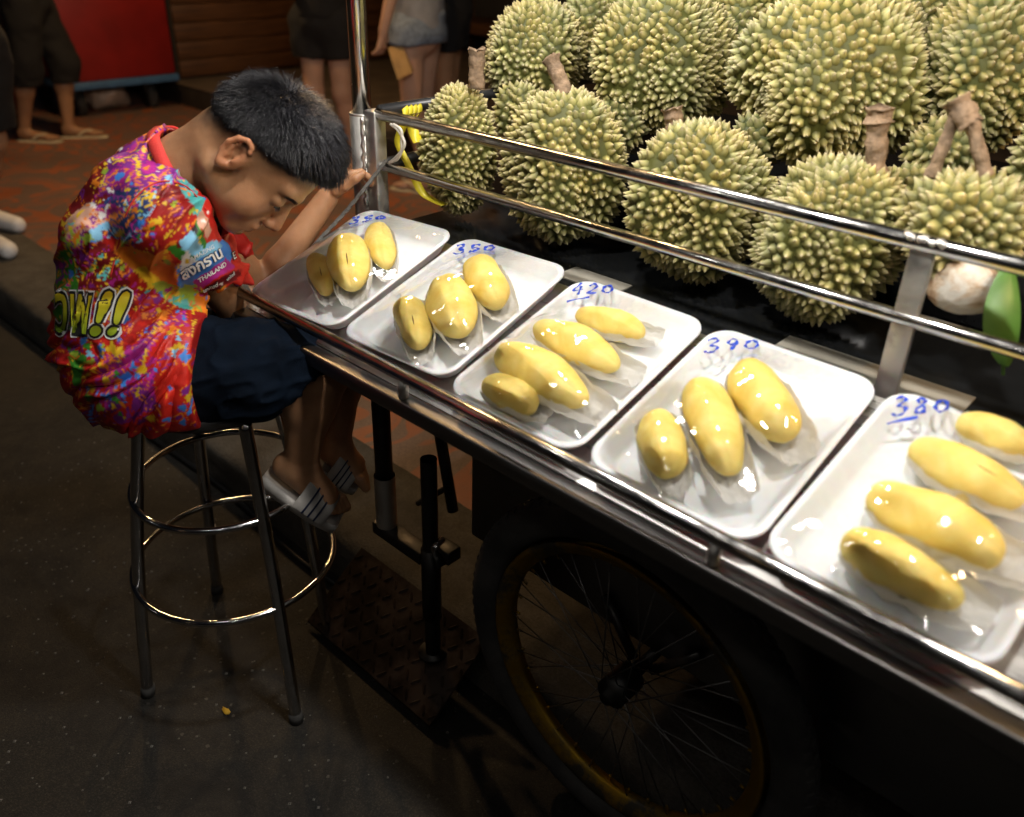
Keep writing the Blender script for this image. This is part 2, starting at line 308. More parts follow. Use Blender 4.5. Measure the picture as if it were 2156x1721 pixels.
# ------------------------------------------------------------------ signed-distance modelling (for bodies and cloth)
class Field:
    def __init__(s, lo, hi, h):
        s.lo = np.asarray(lo, float); s.h = h; s.n = np.ceil((np.asarray(hi) - s.lo) / h).astype(int) + 1
        s.D = np.full(s.n, 0.2, np.float32)
    def block(s, lo, hi):
        a = np.clip(np.floor((lo - s.lo) / s.h).astype(int), 0, s.n - 1); e = np.clip(np.ceil((hi - s.lo) / s.h).astype(int) + 1, 1, s.n)
        sl = tuple(slice(i, j) for i, j in zip(a, e))
        g = [(s.lo[i] + s.h * np.arange(a[i], e[i])).astype(np.float32) for i in range(3)]
        return sl, g[0][:, None, None], g[1][None, :, None], g[2][None, None, :]
    def put(s, fn, lo, hi, k, mode):
        m = k + 4 * s.h; sl, X, Y, Z = s.block(np.asarray(lo) - m, np.asarray(hi) + m); d = fn(X, Y, Z); A = s.D[sl]
        if A.size == 0: return
        if mode == 'add':
            t = np.clip(0.5 + 0.5 * (A - d) / k, 0, 1); s.D[sl] = A * (1 - t) + d * t - k * t * (1 - t)
        else:
            t = np.clip(0.5 + 0.5 * (-A - d) / k, 0, 1); q = -A * (1 - t) + d * t - k * t * (1 - t); s.D[sl] = -q
    def cap(s, a, b, ra, rb=None, k=0.01, mode='add', sq=1.0):
        rb = ra if rb is None else rb; a = np.asarray(a, float); b = np.asarray(b, float)
        def fn(X, Y, Z):
            if sq != 1.0:      # wider along FW
                def pr(x, y, z): return x * RT[0] + y * RT[1], (x * FW[0] + y * FW[1]) * sq, z
                X, Y, Z = pr(X, Y, Z); A = np.array(pr(*a)); B = np.array(pr(*b))
            else: A, B = a, b
            v = B - A; L = max(v @ v, 1e-12)
            t = np.clip(((X - A[0]) * v[0] + (Y - A[1]) * v[1] + (Z - A[2]) * v[2]) / L, 0, 1)
            return np.sqrt((X - A[0] - t * v[0]) ** 2 + (Y - A[1] - t * v[1]) ** 2 + (Z - A[2] - t * v[2]) ** 2) - (ra + (rb - ra) * t)
        r = max(ra, rb) / min(sq, 1); s.put(fn, np.minimum(a, b) - r, np.maximum(a, b) + r, k, mode)
    def chain(s, P, r, k=0.01, mode='add', sq=1.0):
        for i in range(len(P) - 1): s.cap(P[i], P[i + 1], r[i], r[i + 1], k, mode, sq)
    def ell(s, c, ax, r, k=0.01, mode='add'):
        c = np.asarray(c, float); ax = np.asarray(ax, float); r = np.asarray(r, float)
        def fn(X, Y, Z):
            x, y, z = X - c[0], Y - c[1], Z - c[2]; q = [(x * a[0] + y * a[1] + z * a[2]) for a in ax]
            k0 = np.sqrt(sum((q[i] / r[i]) ** 2 for i in range(3))); k1 = np.sqrt(sum((q[i] / r[i] ** 2) ** 2 for i in range(3)))
            return k0 * (k0 - 1) / (k1 + 1e-6)
        s.put(fn, c - r.max(), c + r.max(), k, mode)
    def cut(s, p, n, k=None):      # keep the side the normal points away from
        p = np.asarray(p, float); n = np.asarray(n, float); n = n / np.linalg.norm(n)
        g = [(s.lo[i] + s.h * np.arange(s.n[i])).astype(np.float32) for i in range(3)]
        d = (g[0][:, None, None] - p[0]) * n[0] + (g[1][None, :, None] - p[1]) * n[1] + (g[2][None, None, :] - p[2]) * n[2]
        s.D = np.maximum(s.D, d)
    def mesh(s, smooth=1):
        D = s.D; S = D < 0; n = np.array(D.shape)
        c = np.zeros(n - 1, np.int8)
        for i in (0, 1):
            for j in (0, 1):
                for k in (0, 1): c += S[i:n[0] - 1 + i, j:n[1] - 1 + j, k:n[2] - 1 + k]
        I = np.stack(np.nonzero((c > 0) & (c < 8)), 1)
        corner = np.array([(i, j, k) for i in (0, 1) for j in (0, 1) for k in (0, 1)])
        val = np.stack([D[I[:, 0] + q[0], I[:, 1] + q[1], I[:, 2] + q[2]] for q in corner], 1)
        acc = np.zeros((len(I), 3)); cnt = np.zeros(len(I))
        for a in range(8):
            for b2 in range(a + 1, 8):
                if np.abs(corner[a] - corner[b2]).sum() != 1: continue
                m = (val[:, a] < 0) != (val[:, b2] < 0); t = val[m, a] / (val[m, a] - val[m, b2])
                acc[m] += corner[a] + t[:, None] * (corner[b2] - corner[a]); cnt[m] += 1
        V = s.lo + s.h * (I + acc / cnt[:, None])
        idx = np.full(n - 1, -1, np.int64); idx[I[:, 0], I[:, 1], I[:, 2]] = np.arange(len(I)); F = []
        for ax in range(3):
            u, w = (ax + 1) % 3, (ax + 2) % 3
            A = [slice(None)] * 3; B = [slice(None)] * 3; A[ax] = slice(0, -1); B[ax] = slice(1, None)
            E = np.stack(np.nonzero(S[tuple(A)] != S[tuple(B)]), 1); E = E[(E[:, u] > 0) & (E[:, w] > 0) & (E[:, u] < n[u] - 1) & (E[:, w] < n[w] - 1)]
            ins = S[E[:, 0], E[:, 1], E[:, 2]]; q = []
            for du, dw in ((-1, -1), (0, -1), (0, 0), (-1, 0)):
                e = E.copy(); e[:, u] += du; e[:, w] += dw; q.append(idx[e[:, 0], e[:, 1], e[:, 2]])
            q = np.stack(q, 1); q[~ins] = q[~ins][:, ::-1]; F.append(q[(q >= 0).all(1)])
        F = np.concatenate(F); ed = np.concatenate([F[:, [0, 1]], F[:, [1, 2]], F[:, [2, 3]], F[:, [3, 0]]])
        deg = np.bincount(ed.ravel(), minlength=len(V))[:, None]
        for _ in range(smooth):
            Q = np.zeros_like(V)
            for k in range(3): Q[:, k] = np.bincount(ed[:, 0], V[ed[:, 1], k], len(V)) + np.bincount(ed[:, 1], V[ed[:, 0], k], len(V))
            V = 0.5 * V + 0.5 * Q / np.maximum(deg, 1)
        return V, F
def np_mesh(V, F, name='m'):
    me = bpy.data.meshes.new(name); V = np.asarray(V, np.float32); F = np.asarray(F, np.int32)
    me.vertices.add(len(V)); me.vertices.foreach_set('co', V.ravel()); k = F.shape[1]
    me.loops.add(F.size); me.loops.foreach_set('vertex_index', F.ravel())
    me.polygons.add(len(F)); me.polygons.foreach_set('loop_start', np.arange(0, F.size, k, dtype=np.int32)); me.polygons.foreach_set('loop_total', np.full(len(F), k, np.int32))
    me.update(calc_edges=True); return me
def vnormals(V, F):
    n = np.cross(V[F[:, 2]] - V[F[:, 0]], V[F[:, 3]] - V[F[:, 1]]); N = np.zeros_like(V)
    for j in range(4):
        for k in range(3): N[:, k] += np.bincount(F[:, j], n[:, k], len(V))
    return N / (np.linalg.norm(N, axis=1, keepdims=True) + 1e-12)

# ================================================================== SETTING
def sheet(name, x0, x1, y0, y1, z, nx, ny, mat, amp=0.0, sc=1.0):
    X = np.linspace(x0, x1, nx + 1); Y = np.linspace(y0, y1, ny + 1); V = np.array([(x, y, z) for y in Y for x in X])
    if amp: V[:, 2] += amp * fbm(V * sc)
    F = [(j * (nx + 1) + i, j * (nx + 1) + i + 1, (j + 1) * (nx + 1) + i + 1, (j + 1) * (nx + 1) + i) for j in range(ny) for i in range(nx)]
    return struct(obj(name, mesh(V, F), mat))
sheet('road', -60, 60, -60, 1.05, 0.0, 2, 2, M['asphalt'])
# kerb with a worn, uneven top edge
prof = [(0.955, -0.02), (0.962, 0.06), (0.966, 0.108), (0.976, 0.124), (0.995, 0.131), (1.06, 0.132), (1.17, 0.131), (1.282, 0.131), (1.285, 0.02)]
xs = np.concatenate([np.linspace(-40, -5, 20), np.linspace(-4.9, 1.5, 260), np.linspace(1.6, 40, 20)])
V = []; F = []
for x in xs:
    for i, (y, z) in enumerate(prof):
        p = np.array([x, y, z]); w = 0.010 if i in (1, 2, 3, 4) else 0.003
        V.append(p + np.array([0, w, w * 0.7]) * fbm(np.array([[x * 6, y * 12, z * 20]]))[0])
m = len(prof)
for i in range(len(xs) - 1):
    for j in range(m - 1): F.append((i * m + j, (i + 1) * m + j, (i + 1) * m + j + 1, i * m + j + 1))
struct(obj('kerb', mesh(V, F), M['concrete']))
sheet('pavement', -40, 40, 1.275, 3.52, 0.128, 40, 6, M['paving'])
struct(obj('ground', mesh(*box(-60, 60, 3.5, 60, -0.1, 0.05)), M['dark'], None, False))
# step in front of the shops
struct(bbox_obj('step', (-40, 40, 3.48, 9.0, 0.0, 0.285), M['step'], None, 0.012))
struct(bbox_obj('step_tread', (-39.9, 39.9, 3.475, 8.9, 0.287, 0.300), M['steptop'], None, 0.004))
tag(tube_obj('cable', spline([(-4.2, 0.93, 0.012), (-3.2, 0.945, 0.012), (-2.6, 0.925, 0.012), (-2.0, 0.945, 0.012), (-1.6, 0.92, 0.012), (-1.38, 0.93, 0.014), (-1.15, 0.90, 0.012)], 10), 0.007, M['plastic'], n=8), 'black cable lying in the gutter along the kerb', 'cable')

# shop front at the far end: plank shutters
sh = empty('shop_front', (-7.1, 5.0, 0.3))
obj('backing', mesh(*box(-7.4, -7.16, 3.56, 9.0, 0.30, 3.6)), M['dark'], sh, False)
for bay in range(3):
    y0 = 3.58 + bay * 1.42; y1 = y0 + 1.38
    me = bevel_mesh(*box(-7.158, -7.118, y0, y1, 0.0, 0.135), 0.008)
    for i in range(14):
        o = obj('plank', me, M['wood'], sh); o.location = (0, 0, 0.32 + i * 0.142)
tag(sh, 'dark brown shop front of wide horizontal wooden planks behind the step', 'shop front')
bw = empty('shop_wall', (-2, 7.0, 0.3))
obj('wall', mesh(*box(-7.1, 12, 7.0, 7.2, 0.30, 3.6)), M['dark'], bw, False)
bbox_obj('ledge', (-7.0, 4.0, 6.4, 6.95, 0.55, 0.66), M['wood'], bw, 0.01)
for i in range(5): bbox_obj('ledge_support', (-6.4 + i * 2.3, -6.3 + i * 2.3, 6.5, 6.9, 0.301, 0.549), M['wood'], bw, 0.01)
tag(bw, 'unlit black shop wall with a low wooden ledge behind the pedestrians', 'wall')

# red trolley
rc = empty('red_trolley', (-7.0, 2.95, 0.13))
bbox_obj('body', (-7.9, -6.85, 2.535, 3.40, 0.40, 1.35), M['redpanel'], rc, 0.012)
bbox_obj('trim', (-7.915, -6.835, 2.52, 3.415, 0.345, 0.399), M['bluetrim'], rc, 0.008)
for x, y in ((-7.05, 2.68), (-7.05, 3.25), (-7.7, 2.68), (-7.7, 3.25)):
    w = obj('caster', mesh(*tube([(x, y - 0.025, 0.215), (x, y + 0.025, 0.215)], 0.085, 24)), M['rubber'], rc)
    bbox_obj('fork', (x - 0.025, x + 0.025, y - 0.045, y + 0.045, 0.25, 0.344), M['darksteel'], w, 0.004)
tag(rc, 'dark red box trolley with blue trim and black casters', 'trolley')
def bag_mesh(c, r, seed):
    bm = bmesh.new(); bmesh.ops.create_icosphere(bm, subdivisions=3, radius=1)
    for v_ in bm.verts:
        k = 1 + 0.25 * float(fbm(np.array([np.array(v_.co) * 2 + seed]))[0]); v_.co = Vector((c[0] + v_.co.x * r[0] * k, c[1] + v_.co.y * r[1] * k, c[2] + max(v_.co.z, -0.75) * r[2] * k))
    me = bpy.data.meshes.new('b'); bm.to_mesh(me); bm.free(); return me
tag(obj('plastic_bag', bag_mesh((-7.25, 2.98, 0.215), (0.14, 0.17, 0.10), 3.1), mat_plain('crumpled_bag', (0.6, 0.42, 0.30), 0.4, 0, 0.4, 8)), 'crumpled pale plastic bag under the red trolley', 'bag')
tag(obj('red_bucket', mesh(*lathe([(0.0, 0.0), (0.12, 0.0), (0.15, 0.20), (0.16, 0.21), (0.145, 0.205), (0.115, 0.01), (0, 0.01)], 28, (-7.55, 2.38, 0.134))), M['redpanel']), 'small red bucket beside the trolley', 'bucket')

# steel checker plate bridging road and kerb
def plate_z(y): return 0.014 + (y - 0.80) / 0.165 * 0.118
cp = empty('checker_plate', (-1.15, 0.83, 0.07))
v, f = box(-1.372, -0.935, 0.80, 0.972, 0, 0.006); v = [(x, y, z + plate_z(y)) for x, y, z in v]
obj('plate', mesh(v, f), M['checker'], cp, False)
parts = []
for i in range(16):
    for j in range(6):
        x, y = -1.36 + i * 0.028, 0.813 + j * 0.028
        a = math.radians(45 if (i + j) % 2 else -45); c, s = math.cos(a), math.sin(a); q = []
        for t, w, z in ((-0.013, 0, 0), (-0.006, 0.0035, 0), (0.006, 0.0035, 0), (0.013, 0, 0), (0.006, -0.0035, 0), (-0.006, -0.0035, 0), (-0.008, 0, 0.0035), (0.008, 0, 0.0035)):
            X, Y = x + t * c - w * s, y + t * s + w * c; q.append((X, Y, plate_z(Y) + 0.0061 + z))
        parts.append((q, [(0, 1, 6), (1, 2, 7, 6), (2, 3, 7), (3, 4, 7), (4, 5, 6, 7), (5, 0, 6)]))
o = obj('tread', mesh(*join(parts)), M['checker'], cp, False); o['kind'] = 'stuff'
tag(cp, 'rusty steel checker plate sloping up from the road to the kerb', 'plate')
for i, (xx, yy, c_, lab, nm) in enumerate(((475, 1497, (0.5, 0.3, 0.02), 'small yellow scrap lying on the dark asphalt', 'litter_scrap'), (447, 1107, (0.7, 0.7, 0.66), 'small white paper scrap on the asphalt inside the stool legs', 'litter_scrap'))):
    p = at_z(xx, yy, 0.004); v = [(p[0] + 0.013 * math.cos(t) * (1 + 0.4 * math.sin(3 * t + i)), p[1] + 0.006 * math.sin(t), 0.004 + 0.004 * math.sin(2 * t)) for t in np.linspace(0, 6.28, 9, endpoint=False)]
    v2 = [(x, y, z + 0.002) for x, y, z in v]
    tag(obj(nm, mesh(v + v2, [tuple(range(8, -1, -1)), tuple(range(9, 18))] + [(k, (k + 1) % 9, 9 + (k + 1) % 9, 9 + k) for k in range(9)]), mat_plain('scrap', c_, 0.7)), lab, 'litter')
pebv = []
for k in range(500):
    x, y = RNG.uniform(-2.6, -0.9), RNG.uniform(-0.0, 0.93); r = RNG.uniform(0.0015, 0.0045)
    pebv.append(([(x + r, y, 0), (x, y + r, 0), (x - r, y, 0), (x, y - r, 0), (x + 0.2 * r, y, r)], [(0, 1, 4), (1, 2, 4), (2, 3, 4), (3, 0, 4)]))
o = obj('grit', mesh(*join(pebv)), mat_plain('grit', (0.16, 0.15, 0.13), 0.8, 0, 0.5, 200), None, False); o['kind'] = 'stuff'; tag(o, 'loose grit scattered on the asphalt round the stool', 'grit')

# ------------------------------------------------------------------ lamps
def lamp(loc, top, c, s, r, label, group=None):
    L = empty('hanging_lamp', (loc[0], loc[1], top))
    tube_obj('cord', [(loc[0], loc[1], top), (loc[0], loc[1], loc[2] + r + 0.06)], 0.004, M['plastic'], L, 8)
    obj('socket', mesh(*lathe([(0, 0.09), (0.018, 0.09), (0.02, 0.03), (0.016, 0.0)], 20, (loc[0], loc[1], loc[2] + r * 0.75))), M['plastic'], L)
    bm = bmesh.new(); bmesh.ops.create_uvsphere(bm, u_segments=16, v_segments=10, radius=r, matrix=Matrix.Translation(loc)); me = bpy.data.meshes.new('bulb'); bm.to_mesh(me); bm.free()
    obj('bulb', me, emit('bulb_glow', c, s), L); tag(L, label, 'lamp', group)
WHITE = (1.0, 0.95, 0.89); WARM = (1.0, 0.62, 0.28)
g = 'white bulbs strung above the cart'; lb = 'round white bulb hanging on a cord above the cart'
for p, s, lb in (((-1.22, 1.22, 1.98), 480, 'white bulb hanging over the durians beside the corner post'), ((-0.80, 0.80, 1.98), 640, 'white bulb hanging over the tray of four pods'), ((-0.22, 0.76, 1.95), 545, 'white bulb hanging over the tray beyond the rail upright'), ((0.42, 0.78, 1.95), 430, 'white bulb hanging past the last tray of the cart')): lamp(p, 2.14, WHITE, s, 0.036, lb, g)
for p, lb in (((-1.05, -0.10, 2.20), 'first'), ((-0.60, -0.22, 2.16), 'second'), ((-0.12, -0.30, 2.20), 'third'), ((0.35, -0.16, 2.15), 'fourth'), ((0.80, 0.10, 2.20), 'fifth')): lamp(p, 2.5, WHITE, 420, 0.0105, lb + ' added sparkle bulb, counted from the stool, of the string over the roadside', 'added sparkle bulbs strung over the roadside')  # unseen string, added to put sparkles on the cling film
tag(tube_obj('sparkle_bulb_string', [(-2.2, 0.1, 2.52), (-1.05, -0.10, 2.50), (-0.60, -0.22, 2.50), (-0.12, -0.30, 2.50), (0.35, -0.16, 2.50), (0.80, 0.10, 2.50), (1.9, 0.6, 2.52)], 0.004, M['plastic'], n=6), 'thin black wire added to carry the roadside sparkle bulbs', 'wire')  # wire added to hold the sparkle bulbs
lamp((-1.95, 0.30, 2.06), 2.14, WHITE, 75, 0.036, 'white bulb hanging from the bar end behind the boy\'s back')  # unseen bulb added to brighten the back of the shirt
lamp((0.42, 1.25, 1.72), 2.14, WARM, 430, 0.03, 'warm orange bulb hanging over the durians at the right end of the cart')
lamp((-5.0, 2.4, 2.7), 3.3, WARM, 560, 0.07, 'warm pendant bulb over the red pavement in front of the shops')
lamp((-2.9, 2.3, 2.75), 3.3, WARM, 420, 0.06, 'added warm pendant bulb brightening the red pavement behind the boy')  # unseen second pendant, added to brighten the paving behind the boy
g = 'added fill bulbs across the street'; 
for p, c, lb in (((-3.4, -2.6, 2.3), WHITE, 'added white fill bulb across the street behind the stool'), ((-0.6, -4.2, 2.4), WARM, 'added warm fill bulb across the street'), ((2.6, -2.4, 2.3), WHITE, 'added white fill bulb across the street past the cart end')): lamp(p, 2.9, c, 34, 0.05, lb, g)  # unseen bulbs added for chrome reflections and fill; no stalls are built

# ================================================================== CART
FY, FZ = 0.737, 0.888          # front rail
BY = 1.10                      # plane of the pole and the back rails
XL, XR = -1.40, 0.55
cart = empty('fruit_cart', (-0.5, 1.3, 0.0))
tube_obj('front_rail', [(XL, FY, FZ), (XR, FY, FZ)], 0.0098, M['steel'], cart, 18)
bbox_obj('front_beam', (XL, XR, FY - 0.014, FY + 0.014, 0.822, 0.850), M['beam'], cart, 0.003)
bbox_obj('end_beam', (XL, XL + 0.028, FY + 0.0142, 2.0, 0.822, 0.850), M['brushed'], cart, 0.003)
for x in (-0.90, -0.345, 0.30): tube_obj('rail_post', [(x, FY, 0.8505), (x, FY, FZ - 0.006)], 0.0085, M['galv'], cart, 12)
# folded corner plate at the left end
v = [(XL - 0.004, FY - 0.016, 0.815), (XL + 0.03, FY - 0.0162, 0.815), (XL + 0.012, FY - 0.013, 0.898), (XL - 0.004, FY - 0.013, 0.900), (XL - 0.006, FY + 0.06, 0.815), (XL - 0.006, FY + 0.03, 0.898)]
obj('corner_plate', bevel_mesh([(a, b_, c) for a, b_, c in v] + [(a + 0.003, b_ + 0.003, c) for a, b_, c in v], [(0, 1, 2, 3), (0, 3, 5, 4), (6, 9, 8, 7), (6, 10, 11, 9), (0, 6, 7, 1), (1, 7, 8, 2), (2, 8, 9, 3), (3, 9, 11, 5), (5, 11, 10, 4), (4, 10, 6, 0)], 0.0008, 1), M['galv'], cart)
TILT = math.radians(17.0); CT, ST = math.cos(TILT), math.sin(TILT)
PL0 = np.array([0, 0.76, 0.885]); PLN = np.array([0, -ST, CT])      # plane of the tray rims
def deck_pt(x, y, off): z = 0.885 + (y - 0.76) * ST / CT + off / CT; return (x, y, z)
dv = [deck_pt(x, y, o_) for o_ in (-0.034, -0.0315) for x, y in ((XL + 0.003, 0.753), (XR, 0.753), (XR, 1.085), (XL + 0.003, 1.085))]
obj('tray_deck', mesh(dv, [(3, 2, 1, 0), (4, 5, 6, 7), (0, 1, 5, 4), (1, 2, 6, 5), (2, 3, 7, 6), (3, 0, 4, 7)]), M['brushed'], cart, False)
bbox_obj('shelf', (XL + 0.03, XR, 1.088, 2.0, 0.924, 0.940), M['blackshelf'], cart, 0.004)
bbox_obj('back_shelf', (XL + 0.10, XR, 1.44, 2.0, 0.9405, 1.10), M['blackshelf'], cart, 0.01)
bbox_obj('body_panel', (-1.0, XR, 0.985, 0.995, 0.385, 0.835), M['plate'], cart, 0.003)
bbox_obj('end_panel', (-1.005, -0.995, 0.996, 1.95, 0.385, 0.835), M['plate'], cart, 0.003)
bbox_obj('floor_panel', (-0.994, XR, 0.996, 1.95, 0.385, 0.395), M['plate'], cart, 0.003)
# pole, sleeve, posts and back rails
PX = -1.440
tube_obj('pole', [(PX, BY, 1.10), (PX, BY, 2.16)], 0.0195, M['steel'], cart, 24)
tube_obj('sleeve', [(PX, BY, 0.80), (PX, BY, 1.158)], 0.0265, M['galv'], cart, 28)
obj('sleeve_lip', mesh(*tube(ring_pts((PX, BY, 1.158), 0.0245, 40), 0.0028, 8, closed=True)), M['galv'], cart)
bbox_obj('corner_post', (PX + 0.022, PX + 0.056, BY - 0.014, BY + 0.016, 0.80, 1.170), M['galv'], cart, 0.003)
wv_, wf_ = [], []
pts = [np.array([PX + 0.021 + 0.0015 * math.sin(k * 1.7), BY - 0.018 + 0.001 * math.sin(k * 2.3), 1.155 - k * 0.008]) for k in range(24)]
tube_obj('weld_bead', pts, [0.004 + 0.0015 * math.sin(k * 2.1) for k in range(24)], M['galv'], cart, 10)
RZ1, RZ2 = 1.164, 1.062
tube_obj('back_rail', [(PX + 0.05, BY, RZ1), (XR, BY, RZ1 + 0.004)], 0.0112, M['steel'], cart, 18)
tube_obj('back_rail', [(PX + 0.05, BY, RZ2), (XR, BY, RZ2 + 0.004)], 0.0100, M['steel'], cart, 18)
bbox_obj('rail_upright', (-0.325, -0.295, BY - 0.006, BY + 0.006, 0.86, 1.158), M['galv'], cart, 0.002)
tube_obj('weld_bead', [(-0.335 + 0.004 * k, BY - 0.004 + 0.002 * math.sin(k * 2), 1.170 + 0.002 * math.sin(k * 1.3)) for k in range(14)], 0.0065, M['galv'], cart, 8)
tube_obj('side_rail', [(PX + 0.045, BY + 0.01, RZ1 + 0.004), (PX + 0.05, 2.0, RZ1 + 0.004)], 0.0125, M['blacktube'], cart)
tube_obj('side_rail', [(PX + 0.045, BY + 0.01, RZ2), (PX + 0.05, 2.0, RZ2)], 0.0115, M['blacktube'], cart)
bp_ = np.array([PX - 0.024, BY - 0.02, 1.03]); dr = np.array([-0.8, -0.6, 0.12]); dr /= np.linalg.norm(dr)
tube_obj('bolt', [bp_, bp_ + dr * 0.045], 0.0055, M['steel'], cart, 10); tube_obj('bolt_head', [bp_ + dr * 0.036, bp_ + dr * 0.050], 0.0115, M['galv'], cart, 6); tube_obj('bolt_nut', [bp_ + dr * 0.002, bp_ + dr * 0.013], 0.011, M['galv'], cart, 6)
tube_obj('lamp_bar', [(PX, BY - 0.03, 2.15), (XR, 0.95, 2.15)], 0.012, M['darksteel'], cart)
tube_obj('lamp_arm', [(PX, BY - 0.03, 2.142), (-1.95, 0.30, 2.142)], 0.009, M['darksteel'], cart, 8)
for x, y in ((-1.22, 1.22), (-0.80, 0.80), (-0.22, 0.74), (0.42, 0.76), (0.42, 1.25)): tube_obj('lamp_arm', [(x, y, 2.142), (x, 1.04 - 0.02, 2.142)], 0.007, M['darksteel'], cart, 8)
tube_obj('brace', [(XL + 0.02, 1.16, 0.845), (PX + 0.14, 1.45, 0.88)], 0.015, M['darksteel'], cart)
# legs and the adjustable stand
LY = 0.90
a0, a1, a2 = at_y(797, 840, LY), at_y(808, 1000, LY), at_y(817, 1105, LY); xl = float((a0[0] + a2[0]) / 2)
tube_obj('leg', [(xl, LY, 0.83), (xl, LY, a2[2] + 0.02)], 0.0185, M['darksteel'], cart, 18)
tube_obj('leg_sleeve', [(xl, LY, a1[2]), (xl, LY, a2[2])], 0.0225, M['galv'], cart, 18, cap=False)
s0, s1 = at_y(905, 965, LY), at_y(914, 1368, LY); xs_ = float((s0[0] + s1[0]) / 2); zf = plate_z(LY) + 0.0065
o = tube_obj('stand', [(xs_, LY - 0.004, zf), (xs_, LY - 0.004, s0[2])], 0.0165, M['darksteel'], cart, 20, cap=False)
o2 = tube_obj('stand_sleeve', [(xs_, LY - 0.004, 0.20), (xs_, LY - 0.004, a2[2] + 0.02)], 0.0205, M['darksteel'], cart, 20)
tube_obj('stand_foot', [(xs_, LY - 0.004, zf), (xs_, LY - 0.004, zf + 0.008)], 0.032, M['darksteel'], cart, 20)
hp = at_y(915, 1145, LY - 0.03)
tube_obj('clamp_screw', [hp + np.array([0, 0.02, 0]), hp + np.array([0.01, -0.012, 0])], 0.007, M['steel'], cart, 8)
tube_obj('clamp_handle', [hp + np.array([0.005, -0.01, 0]), hp + np.array([0.035, -0.012, -0.028])], [0.006, 0.014], M['darksteel'], cart, 10, flat=0.4)
zb = float(a2[2]); bbox_obj('stand_bracket', (xl - 0.03, xs_ - 0.02, LY - 0.018, LY + 0.018, zb - 0.03, zb), M['darksteel'], cart, 0.003)
bbox_obj('stand_bracket', (xs_ + 0.02, -0.96, LY - 0.018, LY + 0.018, zb + 0.02, zb + 0.05), M['darksteel'], cart, 0.003)
tube_obj('frame_strut', [at_y(925, 910, 1.03), at_y(953, 1075, 1.03)], 0.013, M['darksteel'], cart); tube_obj('frame_strut', [at_y(880, 1060, 1.03), at_y(950, 1022, 1.03)], 0.007, M['darksteel'], cart)
# wheel
WC = np.array([-0.55, 0.905, 0.358]); RO = 0.352; RI = 0.277
def wtube(rad, prof, n=96):
    V = []; F = []; m = len(prof)
    for k in range(n):
        t = 2 * math.pi * k / n
        for r, y in prof: V.append((WC[0] + (rad + r) * math.cos(t), WC[1] + y, WC[2] + (rad + r) * math.sin(t)))
    for k in range(n):
        l = (k + 1) % n
        for i in range(m): F.append((k * m + i, k * m + (i + 1) % m, l * m + (i + 1) % m, l * m + i))
    return V, F
wheel = obj('wheel', mesh(*wtube(RI, [(0.0, 0.024), (0.004, 0.021), (0.0, 0.016), (-0.012, 0.013), (-0.018, 0.006), (-0.018, -0.006), (-0.012, -0.013), (0.0, -0.016), (0.004, -0.021), (0.0, -0.024), (-0.006, -0.021), (-0.024, -0.010), (-0.027, 0), (-0.024, 0.010), (-0.006, 0.021)])), M['rim'], cart)
ty = [(0.036 + 0.037 * math.cos(t) * (1 if math.cos(t) > 0 else 0.9), 0.030 * math.sin(t)) for t in np.linspace(0, 2 * math.pi, 22, endpoint=False)]
obj('tyre', mesh(*wtube(RI + 0.002, ty)), M['rubber'], wheel)
kn = []
for k in range(90):
    t0 = 2 * math.pi * k / 90
    for s in (-1, 0, 1):
        q = []
        for dt, dy, dr_ in ((-0.022, -0.006, 0), (0.022, -0.006, 0), (0.022, 0.006, 0), (-0.022, 0.006, 0), (-0.017, -0.004, 1), (0.017, -0.004, 1), (0.017, 0.004, 1), (-0.017, 0.004, 1)):
            y = s * 0.0135 + dy; r = RI + 0.002 + 0.036 + 0.037 * math.sqrt(max(0, 1 - (y / 0.030) ** 2)) - 0.001 + 0.0035 * dr_; t = t0 + dt + (0.035 if s == 0 else 0)
            q.append((WC[0] + r * math.cos(t), WC[1] + y, WC[2] + r * math.sin(t)))
        kn.append((q, [(4, 5, 6, 7), (0, 1, 5, 4), (1, 2, 6, 5), (2, 3, 7, 6), (3, 0, 4, 7)]))
o = obj('tread', mesh(*join(kn)), M['rubber'], wheel, False); o['kind'] = 'stuff'
tube_obj('hub', [WC + np.array([0, -0.045, 0]), WC + np.array([0, -0.03, 0]), WC + np.array([0, -0.029, 0]), WC + np.array([0, 0.029, 0]), WC + np.array([0, 0.03, 0]), WC + np.array([0, 0.07, 0])], [0.012, 0.014, 0.028, 0.028, 0.014, 0.012], M['darksteel'], wheel, 20)
for k in range(36):
    side = 1 if k % 2 else -1; t = 2 * math.pi * k / 36; cr = (0.62 if (k // 2) % 2 else -0.62) * 1.6
    a = WC + np.array([0.025 * math.cos(t + cr), side * 0.026, 0.025 * math.sin(t + cr)]); e = WC + np.array([(RI - 0.02) * math.cos(t), side * 0.004, (RI - 0.02) * math.sin(t)])
    sp_ = tube_obj('spoke', [a, e], 0.0012, M['plate'], wheel, 6)
for k in range(36):
    t = 2 * math.pi * k / 36; a = WC + np.array([(RI - 0.026) * math.cos(t), 0.003, (RI - 0.026) * math.sin(t)]); e = WC + np.array([(RI - 0.037) * math.cos(t), 0.003, (RI - 0.037) * math.sin(t)])
    tube_obj('nipple', [a, e], 0.0026, M['rim'], wheel, 6)
tube_obj('axle', [WC + np.array([0, 0.06, 0]), WC + np.array([0, 0.9, 0])], 0.011, M['darksteel'], cart)
for s in (-1, 1): tube_obj('axle_stay', [(WC[0] + s * 0.02, 0.97, WC[2]), (WC[0] + s * 0.10, 0.978, 0.45)], 0.009, M['darksteel'], cart)
tag(cart, 'stainless steel street fruit cart with pipe rails, side pole and spoked wheel', 'cart')

